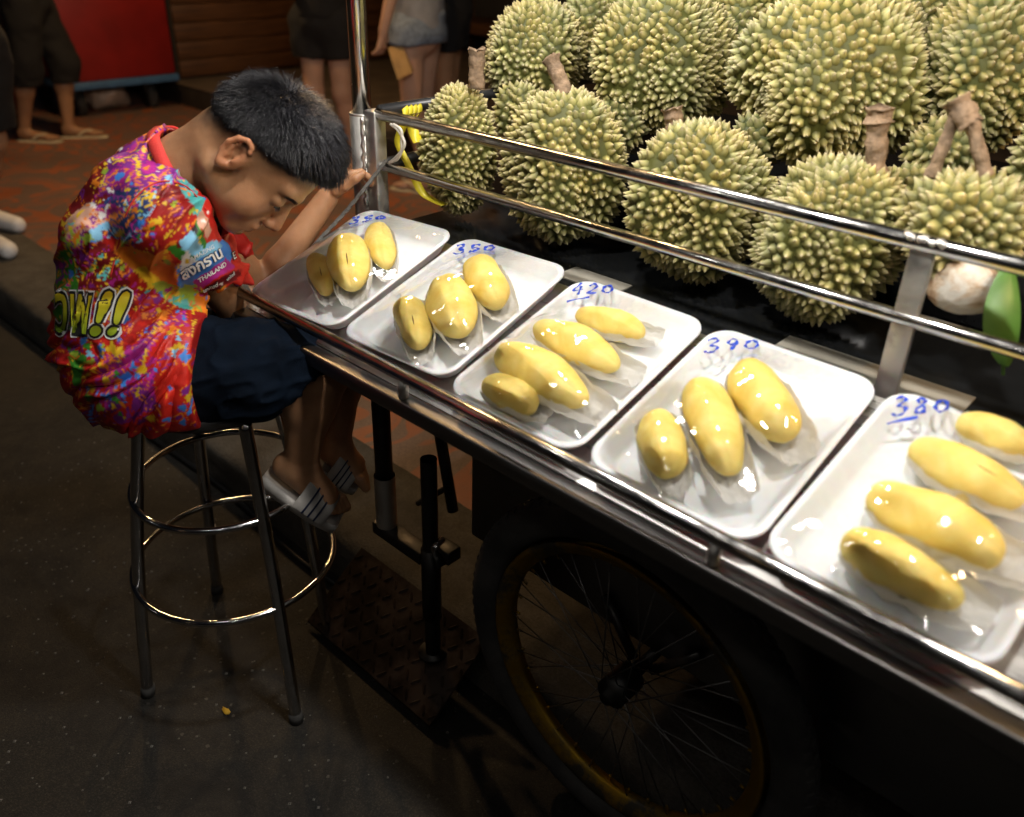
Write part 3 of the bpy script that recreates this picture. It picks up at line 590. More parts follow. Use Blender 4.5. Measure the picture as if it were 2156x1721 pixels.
# rope, ribbons
p0 = np.array([PX + 0.075, BY - 0.004, 1.075]); p1 = at_d(650, 530, 0.205); p2 = np.array([XL - 0.008, 0.845, 0.845])
rp = spline([p0, (p0 + p1) / 2 + np.array([0, 0, -0.006]), p1, p2], 24); parts = []
for ph in (0, 2.1, 4.2):
    parts.append(tube([np.array(q) + 0.0026 * np.array([math.cos(i * 0.5 + ph), math.sin(i * 0.5 + ph) * 0.7, math.sin(i * 0.5 + ph)]) for i, q in enumerate(rp)], 0.0026, 7))
tag(obj('rope', mesh(*join(parts)), M['cord']), 'grey twisted rope tied from the corner post down to the cart end', 'rope')
def ribbon(pts, w, th, wd):
    P = [np.array(p, float) for p in spline(pts, 8)]; V = []; F = []
    for i, p in enumerate(P):
        a = i / (len(P) - 1) * 2.5; d = np.array(wd, float) + 0.5 * np.array([math.sin(a * 2), math.cos(a * 3) * 0.5, 0.3 * math.sin(a)]); d /= np.linalg.norm(d)
        t = P[min(i + 1, len(P) - 1)] - P[max(i - 1, 0)]; n_ = np.cross(t, d); n_ /= np.linalg.norm(n_) + 1e-9
        for s, q in ((-1, -1), (1, -1), (1, 1), (-1, 1)): V.append(p + d * w / 2 * s + n_ * th / 2 * q)
    for i in range(len(P) - 1):
        for k in range(4): l = (k + 1) % 4; F.append((i * 4 + k, i * 4 + l, i * 4 + 4 + l, i * 4 + 4 + k))
    n4 = (len(P) - 1) * 4; F += [(3, 2, 1, 0), (n4, n4 + 1, n4 + 2, n4 + 3)]
    return V, F
rb = empty('yellow_ribbon', (PX + 0.05, 1.2, 1.18))
kc = at_y(858, 237, 1.18)
for k in range(4):
    off = np.array([0, 0.012 * (k - 1.5), 0]); obj('wrap', mesh(*ribbon([kc + off + 0.0150 * np.array([math.cos(t), 0.25 * math.sin(t * 1), math.sin(t)]) for t in np.linspace(0, 6.1, 12)], 0.016, 0.0014, (0, 1, 0.15))), M['ribbon'], rb)
obj('tail', mesh(*ribbon([at_y(860, 250, 1.165), at_y(868, 272, 1.16), at_y(880, 300, 1.16)], 0.022, 0.0012, (0.7, 0.7, 0))), M['ribbon'], rb)
obj('tail', mesh(*ribbon([at_y(850, 262, 1.15), at_y(838, 300, 1.15), at_y(858, 345, 1.145), at_y(872, 375, 1.145), at_y(893, 410, 1.15), at_y(935, 432, 1.16)], 0.017, 0.0012, (0.7, 0.7, 0))), M['ribbon'], rb)
tag(rb, 'yellow ribbon knotted round the black side rail with long hanging tails', 'ribbon')
sg = []
for dx in (0, 6): sg.append(tube(spline([at_y(822 + dx, 262, 1.085), at_y(838 + dx, 275, 1.083), at_y(851 - dx, 300, 1.083), at_y(845, 318, 1.083), at_y(830 + dx, 335, 1.085), at_y(820, 342, 1.086)], 8), 0.0032, 7))
tag(obj('string', mesh(*join(sg)), M['string']), 'pale string loop tied between the two back rails at the corner post', 'string')
tag(obj('paper_sheet', mesh(*box(-0.50, -0.22, 1.13, 1.20, 0.9405, 0.943)), M['paper'], None, False), 'cream paper sheet lying on the black shelf beside the rail upright', 'paper')
tag(obj('paper_sheet', mesh(*box(-0.93, -0.80, 1.13, 1.19, 0.9405, 0.943)), M['paper'], None, False), 'small cream paper sheet on the black shelf below the middle durian', 'paper')

# ================================================================== TRAYS AND DURIAN FLESH
TA, TB = 0.256, 0.33
TR = [(-1.373, -0.011, 0.067), (-1.102, 0.004, 0.041), (-0.834, 0.001, -0.013), (-0.565, -0.002, -0.009), (-0.305, -0.002, -0.041)]
def rrect(a0, b0, a1, b1, r, n=6):
    P = []
    for cx, cy, t0 in ((a1 - r, b1 - r, 0), (a0 + r, b1 - r, 90), (a0 + r, b0 + r, 180), (a1 - r, b0 + r, 270)):
        for k in range(n + 1): t = math.radians(t0 + 90 * k / n); P.append((cx + r * math.cos(t), cy + r * math.sin(t)))
    return P
def tray_frame(i):
    x, y, w = TR[i]; sl = np.array([0, CT, ST]); ux = np.array([1.0, 0, 0])
    ex = math.cos(w) * ux + math.sin(w) * sl; ey = -math.sin(w) * ux + math.cos(w) * sl
    return PL0 * np.array([0, 1, 1]) + x * ux + y * sl, ex, ey
def tray_mesh():
    rings = [(0.024, -0.031, 0.022), (0.019, -0.029, 0.026), (0.004, -0.006, 0.034), (0.0, -0.004, 0.036), (0.0, -0.001, 0.036), (0.002, 0.0, 0.035), (0.007, 0.0, 0.032), (0.010, -0.003, 0.030), (0.022, -0.023, 0.026), (0.030, -0.0265, 0.022), (0.05, -0.0268, 0.012)]
    V = []; F = []; m = 28
    for ins, z, r in rings: V += [(x, y, z) for x, y in rrect(ins, ins, TA - ins, TB - ins, r)]
    for i in range(len(rings) - 1):
        for k in range(m): l = (k + 1) % m; F.append((i * m + k, i * m + l, (i + 1) * m + l, (i + 1) * m + k))
    F.append(tuple(range(m - 1, -1, -1))); q = (len(rings) - 1) * m; F.append(tuple(range(q, q + m)))
    return mesh(V, F)
PODS = [
 [((664, 541), (688, 617), 57, 1), ((724, 500), (742, 608), 84, 1), ((795, 475), (812, 562), 64, 0)],
 [((855, 632), (884, 732), 76, 1), ((933, 588), (975, 702), 98, 0), ((1000, 552), (1052, 640), 92, 0)],
 [((1020, 803), (1128, 860), 80, 0), ((1050, 735), (1235, 850), 100, 0), ((1125, 685), (1303, 775), 84, 0), ((1212, 660), (1358, 705), 66, 0)],
 [((1378, 868), (1413, 1003), 98, 0), ((1468, 803), (1540, 998), 112, 0), ((1562, 772), (1662, 922), 122, 0)],
 [((1772, 1132), (2030, 1272), 128, 0), ((1825, 1035), (2115, 1180), 130, 0), ((1915, 935), (2160, 1060), 108, 1), ((2012, 885), (2190, 950), 84, 0)]]
PODLAB = [['small plump yellow durian pod nearest the cart end', 'large double-lobed yellow durian pod with a long slit', 'lone pale yellow durian pod below the price mark'],
 ['split yellow durian pod at the rail side of its tray', 'smooth middle durian pod narrowing to its glossy tip', 'short broad durian pod at the back of its tray'],
 ['short stubby durian pod, front one of four laid side by side', 'longest durian pod of the tray of four', 'long durian pod with a ragged tip, third of four', 'slim durian pod behind the other three of its tray'],
 ['small upright orange-yellow durian pod of three smooth ones', 'tall sausage-shaped smooth durian pod in the middle of three', 'wide smooth durian pod, largest of three'],
 ['large durian pod lying along the front rail in the end tray', 'humped durian pod behind the front one in the end tray', 'durian pod with a cross crack in the end tray', 'half-hidden durian pod at the back of the end tray']]
TLAB = ['white foam tray of three durian pods at the boy\'s end of the cart', 'white foam tray with a split pod, second from the boy\'s end', 'white foam tray holding four durian pods laid lengthwise', 'white foam tray of three smooth deep-yellow pods beside the rail upright', 'white foam tray of big pods beyond the rail upright, fifth from the boy']
tmesh = tray_mesh()
DIG = {'3': [[(.05, .9), (.5, 1), (.7, .8), (.3, .55), (.75, .4), (.65, .08), (.2, 0), (0, .15)]], '5': [[(.8, 1), (.3, .95), (.2, .55), (.6, .6), (.8, .3), (.5, .02), (.1, .08)]],
 '0': [[(.5, 1), (.15, .8), (.1, .3), (.4, 0), (.75, .2), (.8, .7), (.5, 1)]], '4': [[(.6, 1), (.05, .4), (.85, .45)], [(.65, .7), (.55, 0)]], '2': [[(.1, .8), (.45, 1), (.75, .75), (.4, .3), (.05, .02), (.85, .05)]],
 '9': [[(.7, .7), (.4, .5), (.15, .7), (.4, 1), (.7, .85), (.65, .4), (.45, 0)]], '8': [[(.7, .85), (.35, 1), (.2, .75), (.6, .45), (.7, .15), (.35, 0), (.15, .2), (.5, .55), (.7, .85)]]}
MARK = [('350', (733, 478), 82, 20, 0.55), ('350', (952, 540), 92, 24, 0.55), ('420', (1200, 625), 92, 28, 0.6), ('390', (1478, 750), 122, 36, 0.5), ('380', (1872, 880), 128, 44, 0.55)]
for ti in range(5):
    O, ex, ey = tray_frame(ti); T4 = Matrix(((ex[0], ey[0], PLN[0], O[0]), (ex[1], ey[1], PLN[1], O[1]), (ex[2], ey[2], PLN[2], O[2]), (0, 0, 0, 1)))
    ob = obj('foam_tray', tmesh, M['foam']); ob.matrix_world = T4; tag(ob, TLAB[ti], 'tray', 'foam trays of durian flesh on the cart')
    loc = lambda p: np.array([(p - O) @ ex, (p - O) @ ey, (p - O) @ PLN])
    GX, GY = 56, 72; gx, gy = np.meshgrid(np.linspace(0.001, TA - 0.001, GX), np.linspace(0.001, TB - 0.001, GY), indexing='ij'); Hp = np.full(gx.shape, -0.02)
    for pi, (A, B, w, slit) in enumerate(PODS[ti]):
        c0 = at_plane((A[0] + B[0]) / 2, (A[1] + B[1]) / 2, PL0, PLN); hw = 0.5 * w * depth(c0) / FPX * 0.96; hz = min(0.036, hw * 0.92); nc = -0.0245 + hz
        Pa = at_plane(*A, PL0 + nc * PLN, PLN); Pb = at_plane(*B, PL0 + nc * PLN, PLN); c = (Pa + Pb) / 2; e1 = Pb - Pa; hl = np.linalg.norm(e1) / 2 * 0.97; e1 /= np.linalg.norm(e1); e2 = np.cross(PLN, e1)
        rs = np.random.default_rng(100 + ti * 10 + pi); bend = rs.uniform(-0.10, 0.10); ph = rs.uniform(0, 6); tap = rs.uniform(0.02, 0.22)
        NU, NV = 40, 32; V = []; F = []
        def surf(u, phi, k=1.0):
            x = -math.cos(u); r = max(math.sin(u), 0) ** 0.75 * (1 - tap * x * (0.5 + 0.5 * x)) * (1 + 0.05 * math.sin(3.2 * x + ph))
            g = 1 - 0.13 * math.exp(-((phi - 1.5 - 0.25 * x) / 0.16) ** 2) * (1 / (1 + math.exp(-6 * (x + 0.1 + 0.4 * math.sin(ph)))))
            g *= 1 + 0.06 * math.sin(2 * phi + ph) + 0.13 * float(vnoise(np.array([[x * 1.7 + ph, math.cos(phi) * 1.1 + ti, math.sin(phi) * 1.1 + pi]]))[0]) + 0.035 * float(vnoise(np.array([[x * 5 + ph, math.cos(phi) * 3 + ti, math.sin(phi) * 3 + pi]]))[0])
            return x * hl * k, (r * g * math.cos(phi) + bend * (1 - x * x)) * hw * k, r * g * math.sin(phi) * hz * k
        for i in range(NU + 1):
            u = math.pi * min(max(i / NU, 0.004), 0.996)
            for j in range(NV): x, y, z = surf(u, 2 * math.pi * j / NV); V.append((x, y, max(z, -hz + 0.0005)))
        for i in range(NU):
            for j in range(NV): l = (j + 1) % NV; F.append((i * NV + j, (i + 1) * NV + j, (i + 1) * NV + l, i * NV + l))
        F.append(tuple(range(NV))); F.append(tuple(range(NU * NV + NV - 1, NU * NV - 1, -1)))
        pm = mesh(V, F); po = obj('durian_pod', pm, M['flesh'])
        po.matrix_world = Matrix(((e1[0], e2[0], PLN[0], c[0]), (e1[1], e2[1], PLN[1], c[1]), (e1[2], e2[2], PLN[2], c[2]), (0, 0, 0, 1)))
        tag(po, PODLAB[ti][pi], 'durian pod', 'durian pods on the foam trays')
        if slit:
            sv = []; n_ = 14
            for i in range(n_ + 1):
                t = i / n_; u = math.acos(-(0.05 + 0.80 * t)); wd = 0.05 * math.sin(math.pi * min(1, t * 1.1 + 0.02)) + 0.004; x0 = -math.cos(u)
                for s in (-1, 1): q = surf(u, 1.5 + 0.25 * x0 + s * wd, 1.006); sv.append(q)
                sv.append(tuple(np.array(surf(u, 1.5 + 0.25 * x0, 0.97))))
            sf = [(3 * i + a, 3 * i + b2, 3 * i + 3 + b2, 3 * i + 3 + a) for i in range(n_) for a, b2 in ((0, 1), (1, 2), (2, 0))]
            s_o = obj('slit', mesh(sv, sf), M['slit']); s_o.parent = po
        # paper wrapper round the underside
        V = []; F = []; NU2, NV2 = 44, 36
        for i in range(NU2 + 1):
            t = i / NU2; x = -0.93 + 2.38 * t; u = math.acos(max(-0.985, min(0.985, -x))) if x < 0.55 else math.acos(-0.55); r0 = max(math.sin(u), 0) ** 0.6 * (1 if x < 0.6 else 1 - 0.45 * (x - 0.6))
            lift = 0.15 + 0.38 * max(0, min(1, (x + 0.1) / 1.1)) if x < 1.02 else 0.53 - 0.9 * (x - 1.02)
            for j in range(NV2 + 1):
                phi = math.pi - 0.05 - lift * 0.35 + (math.pi + 0.1 + 0.7 * lift) * j / NV2
                k = 1.13 + 0.10 * float(vnoise(np.array([[x * 3.5 + ti * 5, phi * 3.0, pi * 3.3]]))[0]) + 0.10 * max(0, x - 0.5)
                y = r0 * k * math.cos(phi) * hw + bend * (1 - min(x * x, 1)) * hw; z = r0 * k * math.sin(phi) * hz + 0.0035 * float(vnoise(np.array([[x * 7, phi * 5, pi + ti * 2.0]]))[0]) + 0.010 * max(0, x - 0.75)
                V.append((x * hl * (1.0 if x < 1 else 1), y, max(z, -hz - 0.0008 + 0.0004 * (j % 2))))
        for i in range(NU2):
            for j in range(NV2): F.append((i * (NV2 + 1) + j, i * (NV2 + 1) + j + 1, (i + 1) * (NV2 + 1) + j + 1, (i + 1) * (NV2 + 1) + j))
        wo = obj('paper_wrapper', mesh(V, F), M['wrapper']); wo.parent = po
        # height the film has to clear
        lc = loc(c); d1 = np.array([e1 @ ex, e1 @ ey]); d2 = np.array([e2 @ ex, e2 @ ey]); X = ((gx - lc[0]) * d1[0] + (gy - lc[1]) * d1[1]) / (hl * 1.04); Y = ((gx - lc[0]) * d2[0] + (gy - lc[1]) * d2[1]) / (hw * 1.06)
        rr = X * X + (Y - bend * (1 - np.clip(X * X, 0, 1))) ** 2; Hp = np.maximum(Hp, np.where(rr < 1, nc + hz * 1.10 * np.clip(1 - rr, 0, 1) ** 0.42 + 0.003, -0.02))
    Hh = np.maximum(Hp, 0.0012)
    for _ in range(260):
        A_ = Hh.copy(); A_[1:-1, 1:-1] = 0.25 * (Hh[:-2, 1:-1] + Hh[2:, 1:-1] + Hh[1:-1, :-2] + Hh[1:-1, 2:]); A_[0, :] = A_[-1, :] = 0.0008; A_[:, 0] = A_[:, -1] = 0.0008; Hh = np.maximum(A_, Hp)
    edge = np.clip(np.minimum(np.minimum(gx, TA - gx), np.minimum(gy, TB - gy)) / 0.03, 0, 1)
    wr = 0.0011 * edge * fbm(np.stack([gx * 38 + ti * 3, gy * 22, gx * 0 + ti], -1)); Hf = np.maximum(Hh + wr, Hp)
    for _ in range(4): Hf[1:-1, 1:-1] = 0.5 * Hf[1:-1, 1:-1] + 0.125 * (Hf[:-2, 1:-1] + Hf[2:, 1:-1] + Hf[1:-1, :-2] + Hf[1:-1, 2:])
    Hf += 0.0012 * edge
    # rounded corners: pull the grid in
    def rc(x, y):
        r = 0.034; cx = np.clip(x, r, TA - r); cy = np.clip(y, r, TB - r); dx, dy = x - cx, y - cy; d = np.hypot(dx, dy) + 1e-9; m = np.maximum(np.abs(dx), np.abs(dy)); k = np.where((dx != 0) & (dy != 0), m / d, 1); return cx + dx * k, cy + dy * k
    fx, fy = rc(gx, gy); V = np.stack([fx, fy, Hf], -1).reshape(-1, 3); F = [(i * GY + j, (i + 1) * GY + j, (i + 1) * GY + j + 1, i * GY + j + 1) for i in range(GX - 1) for j in range(GY - 1)]
    fo = obj('cling_film', mesh(V, F), M['film']); fo.parent = ob
    txt, P0, W, Hh2, sk = MARK[ti]; parts = []; cw = W / 3.0
    strokes = [[(P0[0] + (n_ + 0.12 + 0.8 * x + sk * 0.3 * y) * cw, P0[1] - 0.06 * W * (n_ / 3) - Hh2 * y * (1 - 0.12 * n_)) for x, y in st] for n_, ch in enumerate(txt) for st in DIG[ch]]
    if ti in (2, 4): strokes.append([(P0[0] - 6, P0[1] + 18), (P0[0] + W * 0.45, P0[1] + 8)])
    for st in strokes:
        Q = []
        for q in spline([np.array([*k, 0.0]) for k in st], 6):
            p = loc(at_plane(q[0], q[1], PL0 + 0.003 * PLN, PLN)); i = int(np.clip(p[0] / TA * GX, 0, GX - 1)); j = int(np.clip(p[1] / TB * GY, 0, GY - 1)); Q.append(np.array([p[0], p[1], max(Hf[i, j], 0.001) + 0.0016]))
        wdt = 0.0032 if ti < 2 else 0.0028
        parts.append(tube(Q, [wdt * (0.75 + 0.35 * math.sin(k * 0.9 + ti)) for k in range(len(Q))], 6, flat=0.35))
    mk = obj('price_mark', mesh(*join(parts)), M['ink']); mk.parent = ob; mk['label'] = 'blue handwritten price ' + txt

# ================================================================== WHOLE DURIANS
def durian(c, rx, rz, axis, seed, label, n_sp=None, green=0.0, stem=None, ry=None, spk=1.0):
    rs = np.random.default_rng(seed); ry = rx if ry is None else ry; axis = np.asarray(axis, float); axis /= np.linalg.norm(axis); a = np.cross(axis, [0.3, 1, 0.1]); a /= np.linalg.norm(a); b2 = np.cross(axis, a); Rm = np.stack([a, b2, axis], 1)
    root = empty('durian', tuple(np.asarray(c) - axis * rz)); lob = rs.uniform(0, 6); la = rs.uniform(0.07, 0.12)
    def S(d):
        th = np.arctan2(d[..., 1], d[..., 0]); k = 1 + la * np.cos(5 * th + lob) * (1 - d[..., 2] ** 2) + 0.10 * vnoise(d * 1.5 + seed)
        return d * k[..., None] * np.array([rx, ry, rz])
    sp = 0.0158 * spk; area = 4 * math.pi * ((rx * ry) ** 1.6 / 3 + 2 * (rx * rz) ** 1.6 / 3) ** (1 / 1.6); N = int(area / (0.74 * sp * sp)) if n_sp is None else n_sp
    i = np.arange(N) + 0.5; ph = np.arccos(1 - 2 * i / N); th = math.pi * (1 + 5 ** 0.5) * i; D = np.stack([np.cos(th) * np.sin(ph), np.sin(th) * np.sin(ph), np.cos(ph)], -1); D += rs.normal(0, 0.028, D.shape); D /= np.linalg.norm(D, axis=1, keepdims=True)
    P = S(D); e = 1e-3; t1 = np.cross(D, [0.31, 0.22, 0.93]); t1 /= np.linalg.norm(t1, axis=1, keepdims=True); t2 = np.cross(D, t1)
    def unit(x): return x / np.linalg.norm(x, axis=1, keepdims=True)
    u1 = unit(S(unit(D + e * t1)) - P); u2 = unit(S(unit(D + e * t2)) - P); Nn = unit(np.cross(u1, u2)); Nn *= np.sign((Nn * P).sum(1))[:, None]; u2 = np.cross(Nn, u1)
    hgt = sp * rs.uniform(0.68, 1.08, N) * (1 - 0.25 * np.abs(D[:, 2]) ** 6); rad = sp * rs.uniform(0.56, 0.68, N); lean = rs.normal(0, 0.12, (N, 2)); lean[:, 1] += 0.0
    tilt = Nn + u1 * lean[:, :1] + u2 * lean[:, 1:] + np.array([0, 0, 0.10]); m = 6; V = []; C = []
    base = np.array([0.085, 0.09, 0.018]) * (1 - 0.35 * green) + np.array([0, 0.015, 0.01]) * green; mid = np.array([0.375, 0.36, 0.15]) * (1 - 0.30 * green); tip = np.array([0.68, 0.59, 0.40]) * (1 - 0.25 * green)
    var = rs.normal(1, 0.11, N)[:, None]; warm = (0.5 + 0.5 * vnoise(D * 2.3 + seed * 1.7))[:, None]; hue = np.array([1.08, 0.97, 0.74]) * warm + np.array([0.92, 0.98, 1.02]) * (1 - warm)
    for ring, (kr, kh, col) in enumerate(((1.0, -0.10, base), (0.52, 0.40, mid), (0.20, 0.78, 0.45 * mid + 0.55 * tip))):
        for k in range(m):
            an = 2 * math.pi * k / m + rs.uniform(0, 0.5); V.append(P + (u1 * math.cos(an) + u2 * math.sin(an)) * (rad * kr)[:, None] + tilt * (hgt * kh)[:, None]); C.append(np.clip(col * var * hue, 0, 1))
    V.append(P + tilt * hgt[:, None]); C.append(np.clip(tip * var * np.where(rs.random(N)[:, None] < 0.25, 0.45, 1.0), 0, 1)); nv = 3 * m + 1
    V = np.stack(V, 1).reshape(-1, 3); C = np.stack(C, 1).reshape(-1, 3)
    q = [(r * m + k, r * m + (k + 1) % m, (r + 1) * m + (k + 1) % m, (r + 1) * m + k) for r in range(2) for k in range(m)] + [(2 * m + k, 2 * m + (k + 1) % m, 3 * m) for k in range(m)]
    q3 = np.array([t for f_ in q for t in ([f_] if len(f_) == 3 else [(f_[0], f_[1], f_[2]), (f_[0], f_[2], f_[3])])]); F = (q3[None] + nv * np.arange(N)[:, None, None]).reshape(-1, 3)
    # husk between the spikes
    nu, nw = 28, 40; HV = []; k0 = len(V)
    for iu in range(nu + 1):
        for iw in range(nw): p_ = math.pi * min(max(iu / nu, 0.01), 0.99); t_ = 2 * math.pi * iw / nw; HV.append((math.sin(p_) * math.cos(t_), math.sin(p_) * math.sin(t_), math.cos(p_)))
    HV = S(np.array(HV)); HF = [(k0 + iu * nw + iw, k0 + (iu + 1) * nw + iw, k0 + (iu + 1) * nw + (iw + 1) % nw, k0 + iu * nw + (iw + 1) % nw) for iu in range(nu) for iw in range(nw)]
    HF = np.array(HF); me = np_mesh(np.concatenate([V, HV]) @ Rm.T + np.asarray(c), np.concatenate([F, HF[:, [0, 1, 2]], HF[:, [0, 2, 3]]])); color_attr(me, np.concatenate([C, np.tile(base * 0.95, (len(HV), 1))]))
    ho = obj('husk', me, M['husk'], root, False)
    if stem:
        for pts, r in stem:
            P_ = [np.asarray(x, float) for x in pts]; w = [r * (1.12 if k in (0, len(P_) - 1) else 1.0) * (1 + 0.08 * math.sin(k * 2.3 + seed)) for k in range(len(P_))]
            tv, tf = tube(spline(P_, 4), list(np.interp(np.linspace(0, 1, 4 * (len(P_) - 1) + 1), np.linspace(0, 1, len(w)), w)), 18); tv = np.array(tv); ax0 = P_[-1] - P_[0]; ax0 = ax0 / np.linalg.norm(ax0); rel = tv - P_[0]; rad_ = rel - np.outer(rel @ ax0, ax0)
            tv = tv + rad_ * (0.16 * fbm(tv * 120 + seed, 3))[:, None] + np.outer(np.clip(rel @ ax0 / np.linalg.norm(P_[-1] - P_[0]) - 0.9, 0, 1) * 0.06 * vnoise(tv * 260), ax0); obj('stem', mesh(tv, tf), M['stem'], root)
    tag(root, label, 'durian', 'whole durians piled on the cart'); return root
def stem_pts(a, b, Y, n=7, r=0.013): A, B = at_y(*a, Y), at_y(*b, Y); return ([A + (B - A) * t for t in np.linspace(0, 1, n)], r)
def dur(cp, hw, hh, Y, axis, seed, label, stem=None, green=0.0, spk=1.0):
    c = at_y(*cp, Y); k = depth(c) / FPX; r = hw * k; v_ = hh * k; dv = (c - CAM) / np.linalg.norm(c - CAM); sa = abs(dv[2]); rz = math.sqrt(max(v_ * v_ - (r * sa) ** 2, 1e-4)) / math.sqrt(1 - sa * sa)
    r -= 0.014; rz -= 0.012
    return durian(c, r, rz, axis, seed, label, None, green, stem, None, spk), c, r, rz
D_ = []
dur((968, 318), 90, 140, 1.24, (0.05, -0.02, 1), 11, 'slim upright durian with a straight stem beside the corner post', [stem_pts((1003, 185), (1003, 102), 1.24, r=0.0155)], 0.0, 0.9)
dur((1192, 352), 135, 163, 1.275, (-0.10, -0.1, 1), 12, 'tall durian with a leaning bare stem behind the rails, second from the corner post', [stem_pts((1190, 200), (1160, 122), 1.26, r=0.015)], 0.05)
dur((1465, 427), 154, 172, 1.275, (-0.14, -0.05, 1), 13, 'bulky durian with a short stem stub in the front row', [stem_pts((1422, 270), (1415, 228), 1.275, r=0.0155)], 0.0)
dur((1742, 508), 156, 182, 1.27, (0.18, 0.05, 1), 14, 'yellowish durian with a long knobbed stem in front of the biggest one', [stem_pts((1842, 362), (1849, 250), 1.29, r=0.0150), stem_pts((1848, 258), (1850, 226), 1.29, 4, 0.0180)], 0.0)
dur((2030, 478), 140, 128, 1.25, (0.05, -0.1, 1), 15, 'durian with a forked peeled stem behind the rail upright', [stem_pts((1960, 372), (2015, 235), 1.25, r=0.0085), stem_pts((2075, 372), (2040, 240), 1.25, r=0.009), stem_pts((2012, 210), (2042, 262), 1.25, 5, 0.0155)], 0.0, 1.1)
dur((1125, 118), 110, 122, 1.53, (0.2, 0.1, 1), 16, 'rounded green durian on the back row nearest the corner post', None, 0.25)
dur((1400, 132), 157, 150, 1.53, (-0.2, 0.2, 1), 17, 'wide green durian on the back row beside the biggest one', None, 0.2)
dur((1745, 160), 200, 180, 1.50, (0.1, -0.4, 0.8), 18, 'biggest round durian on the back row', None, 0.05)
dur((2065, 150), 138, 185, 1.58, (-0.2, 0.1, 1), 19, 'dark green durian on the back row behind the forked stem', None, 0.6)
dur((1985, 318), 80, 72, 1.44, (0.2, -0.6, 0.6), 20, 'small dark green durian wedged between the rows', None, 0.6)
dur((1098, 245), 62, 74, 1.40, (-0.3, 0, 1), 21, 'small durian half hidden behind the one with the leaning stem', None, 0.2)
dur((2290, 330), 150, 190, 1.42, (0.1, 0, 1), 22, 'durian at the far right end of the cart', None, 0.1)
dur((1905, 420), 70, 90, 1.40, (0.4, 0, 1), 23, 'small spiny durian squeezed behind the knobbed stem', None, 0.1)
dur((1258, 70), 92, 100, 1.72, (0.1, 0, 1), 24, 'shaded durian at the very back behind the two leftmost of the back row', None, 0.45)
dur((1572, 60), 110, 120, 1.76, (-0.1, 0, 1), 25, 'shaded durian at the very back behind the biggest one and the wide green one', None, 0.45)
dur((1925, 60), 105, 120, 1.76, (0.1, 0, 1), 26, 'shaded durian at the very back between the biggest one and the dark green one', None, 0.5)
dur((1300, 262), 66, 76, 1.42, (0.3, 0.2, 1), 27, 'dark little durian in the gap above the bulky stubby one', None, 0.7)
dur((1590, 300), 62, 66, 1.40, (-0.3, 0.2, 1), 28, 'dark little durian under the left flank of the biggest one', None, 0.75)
# opened husk piece below the forked-stem durian
c = at_y(2030, 600, 1.20); bm = bmesh.new(); bmesh.ops.create_uvsphere(bm, u_segments=28, v_segments=16, radius=1)
for v_ in bm.verts: k = 1 + 0.12 * float(vnoise(np.array([np.array(v_.co) * 1.7 + 5]))[0]); v_.co = Vector((c[0] + 0.048 * k * v_.co.x, c[1] + 0.04 * k * v_.co.y, max(c[2] + 0.040 * k * v_.co.z, 0.9415)))
me = bpy.data.meshes.new('h'); bm.to_mesh(me); bm.free(); tag(obj('husk_piece', me, M['pith']), 'pale peeled husk piece under the forked-stem durian', 'husk')
lf = empty('green_leaf', tuple(at_y(2110, 680, 1.16)))
def leaf_part(a, b, w, bow):
    V = []; F = []; n_ = 14; A, B = np.asarray(a), np.asarray(b)
    for i in range(n_ + 1):
        t = i / n_; p = A + (B - A) * t + np.array([0, -bow * math.sin(math.pi * t), 0]); ww = w * math.sin(math.pi * (0.06 + 0.9 * t)) ** 0.7
        for s, off in ((-1, 0.004), (0, -0.004), (1, 0.004)): V.append(p + RT * ww * s + FW * off); V.append(p + RT * ww * s + FW * (off + 0.0012))
    for i in range(n_):
        for a_, b_ in ((0, 2), (2, 4), (3, 1), (5, 3)): F.append((6 * i + a_, 6 * i + b_, 6 * i + 6 + b_, 6 * i + 6 + a_))
    return mesh(V, F)
obj('blade', leaf_part(at_y(2118, 770, 1.15), at_y(2126, 560, 1.19), 0.024, 0.02), M['leaf'], lf); tube_obj('midrib', [at_y(2111, 790, 1.15), at_y(2122, 570, 1.188)], 0.0022, M['leaf'], lf, 6)
tag(lf, 'broad green leaf hanging beside the rail upright', 'leaf')

# ================================================================== STOOL
stool = empty('bar_stool', tuple(STOOL))
feet = [at_z(311, 1462, 0.0), at_z(624, 1518, 0.0), at_z(690, 1330, 0.0), at_z(457, 1245, 0.0)]; fc = sum(feet) / 4
SZ = 0.735
for p in feet:
    d = p - fc; top = np.array([STOOL[0] + d[0] * 0.60, STOOL[1] + d[1] * 0.60, SZ - 0.03]); mid = p * 0.45 + top * 0.55 + np.array([d[0], d[1], 0]) * 0.05
    lg = tube_obj('leg', spline([p + np.array([0, 0, 0.004]), mid, top], 10), 0.0125, M['chrome'], stool, 18)
    tube_obj('rubber_foot', [p, p * 0.965 + top * 0.035], 0.0150, M['rubber'], lg, 16)
for z, r in ((0.503, 0.180), (0.302, 0.209)):
    cc = STOOL + (fc - STOOL) * np.array([1, 1, 0]) * (1 - z / SZ) * 0.6; obj('ring', mesh(*tube(ring_pts((cc[0], cc[1], z), r - 0.004, 72), 0.0068, 12, closed=True)), M['chrome'], stool)
obj('seat', mesh(*lathe([(0, 0), (0.135, 0), (0.150, 0.006), (0.155, 0.018), (0.150, 0.032), (0.13, 0.040), (0, 0.042)], 48, (STOOL[0], STOOL[1], SZ - 0.042))), M['plastic'], stool)
tag(stool, 'tall bar stool of dark chrome tube with two foot rings under the boy', 'stool')

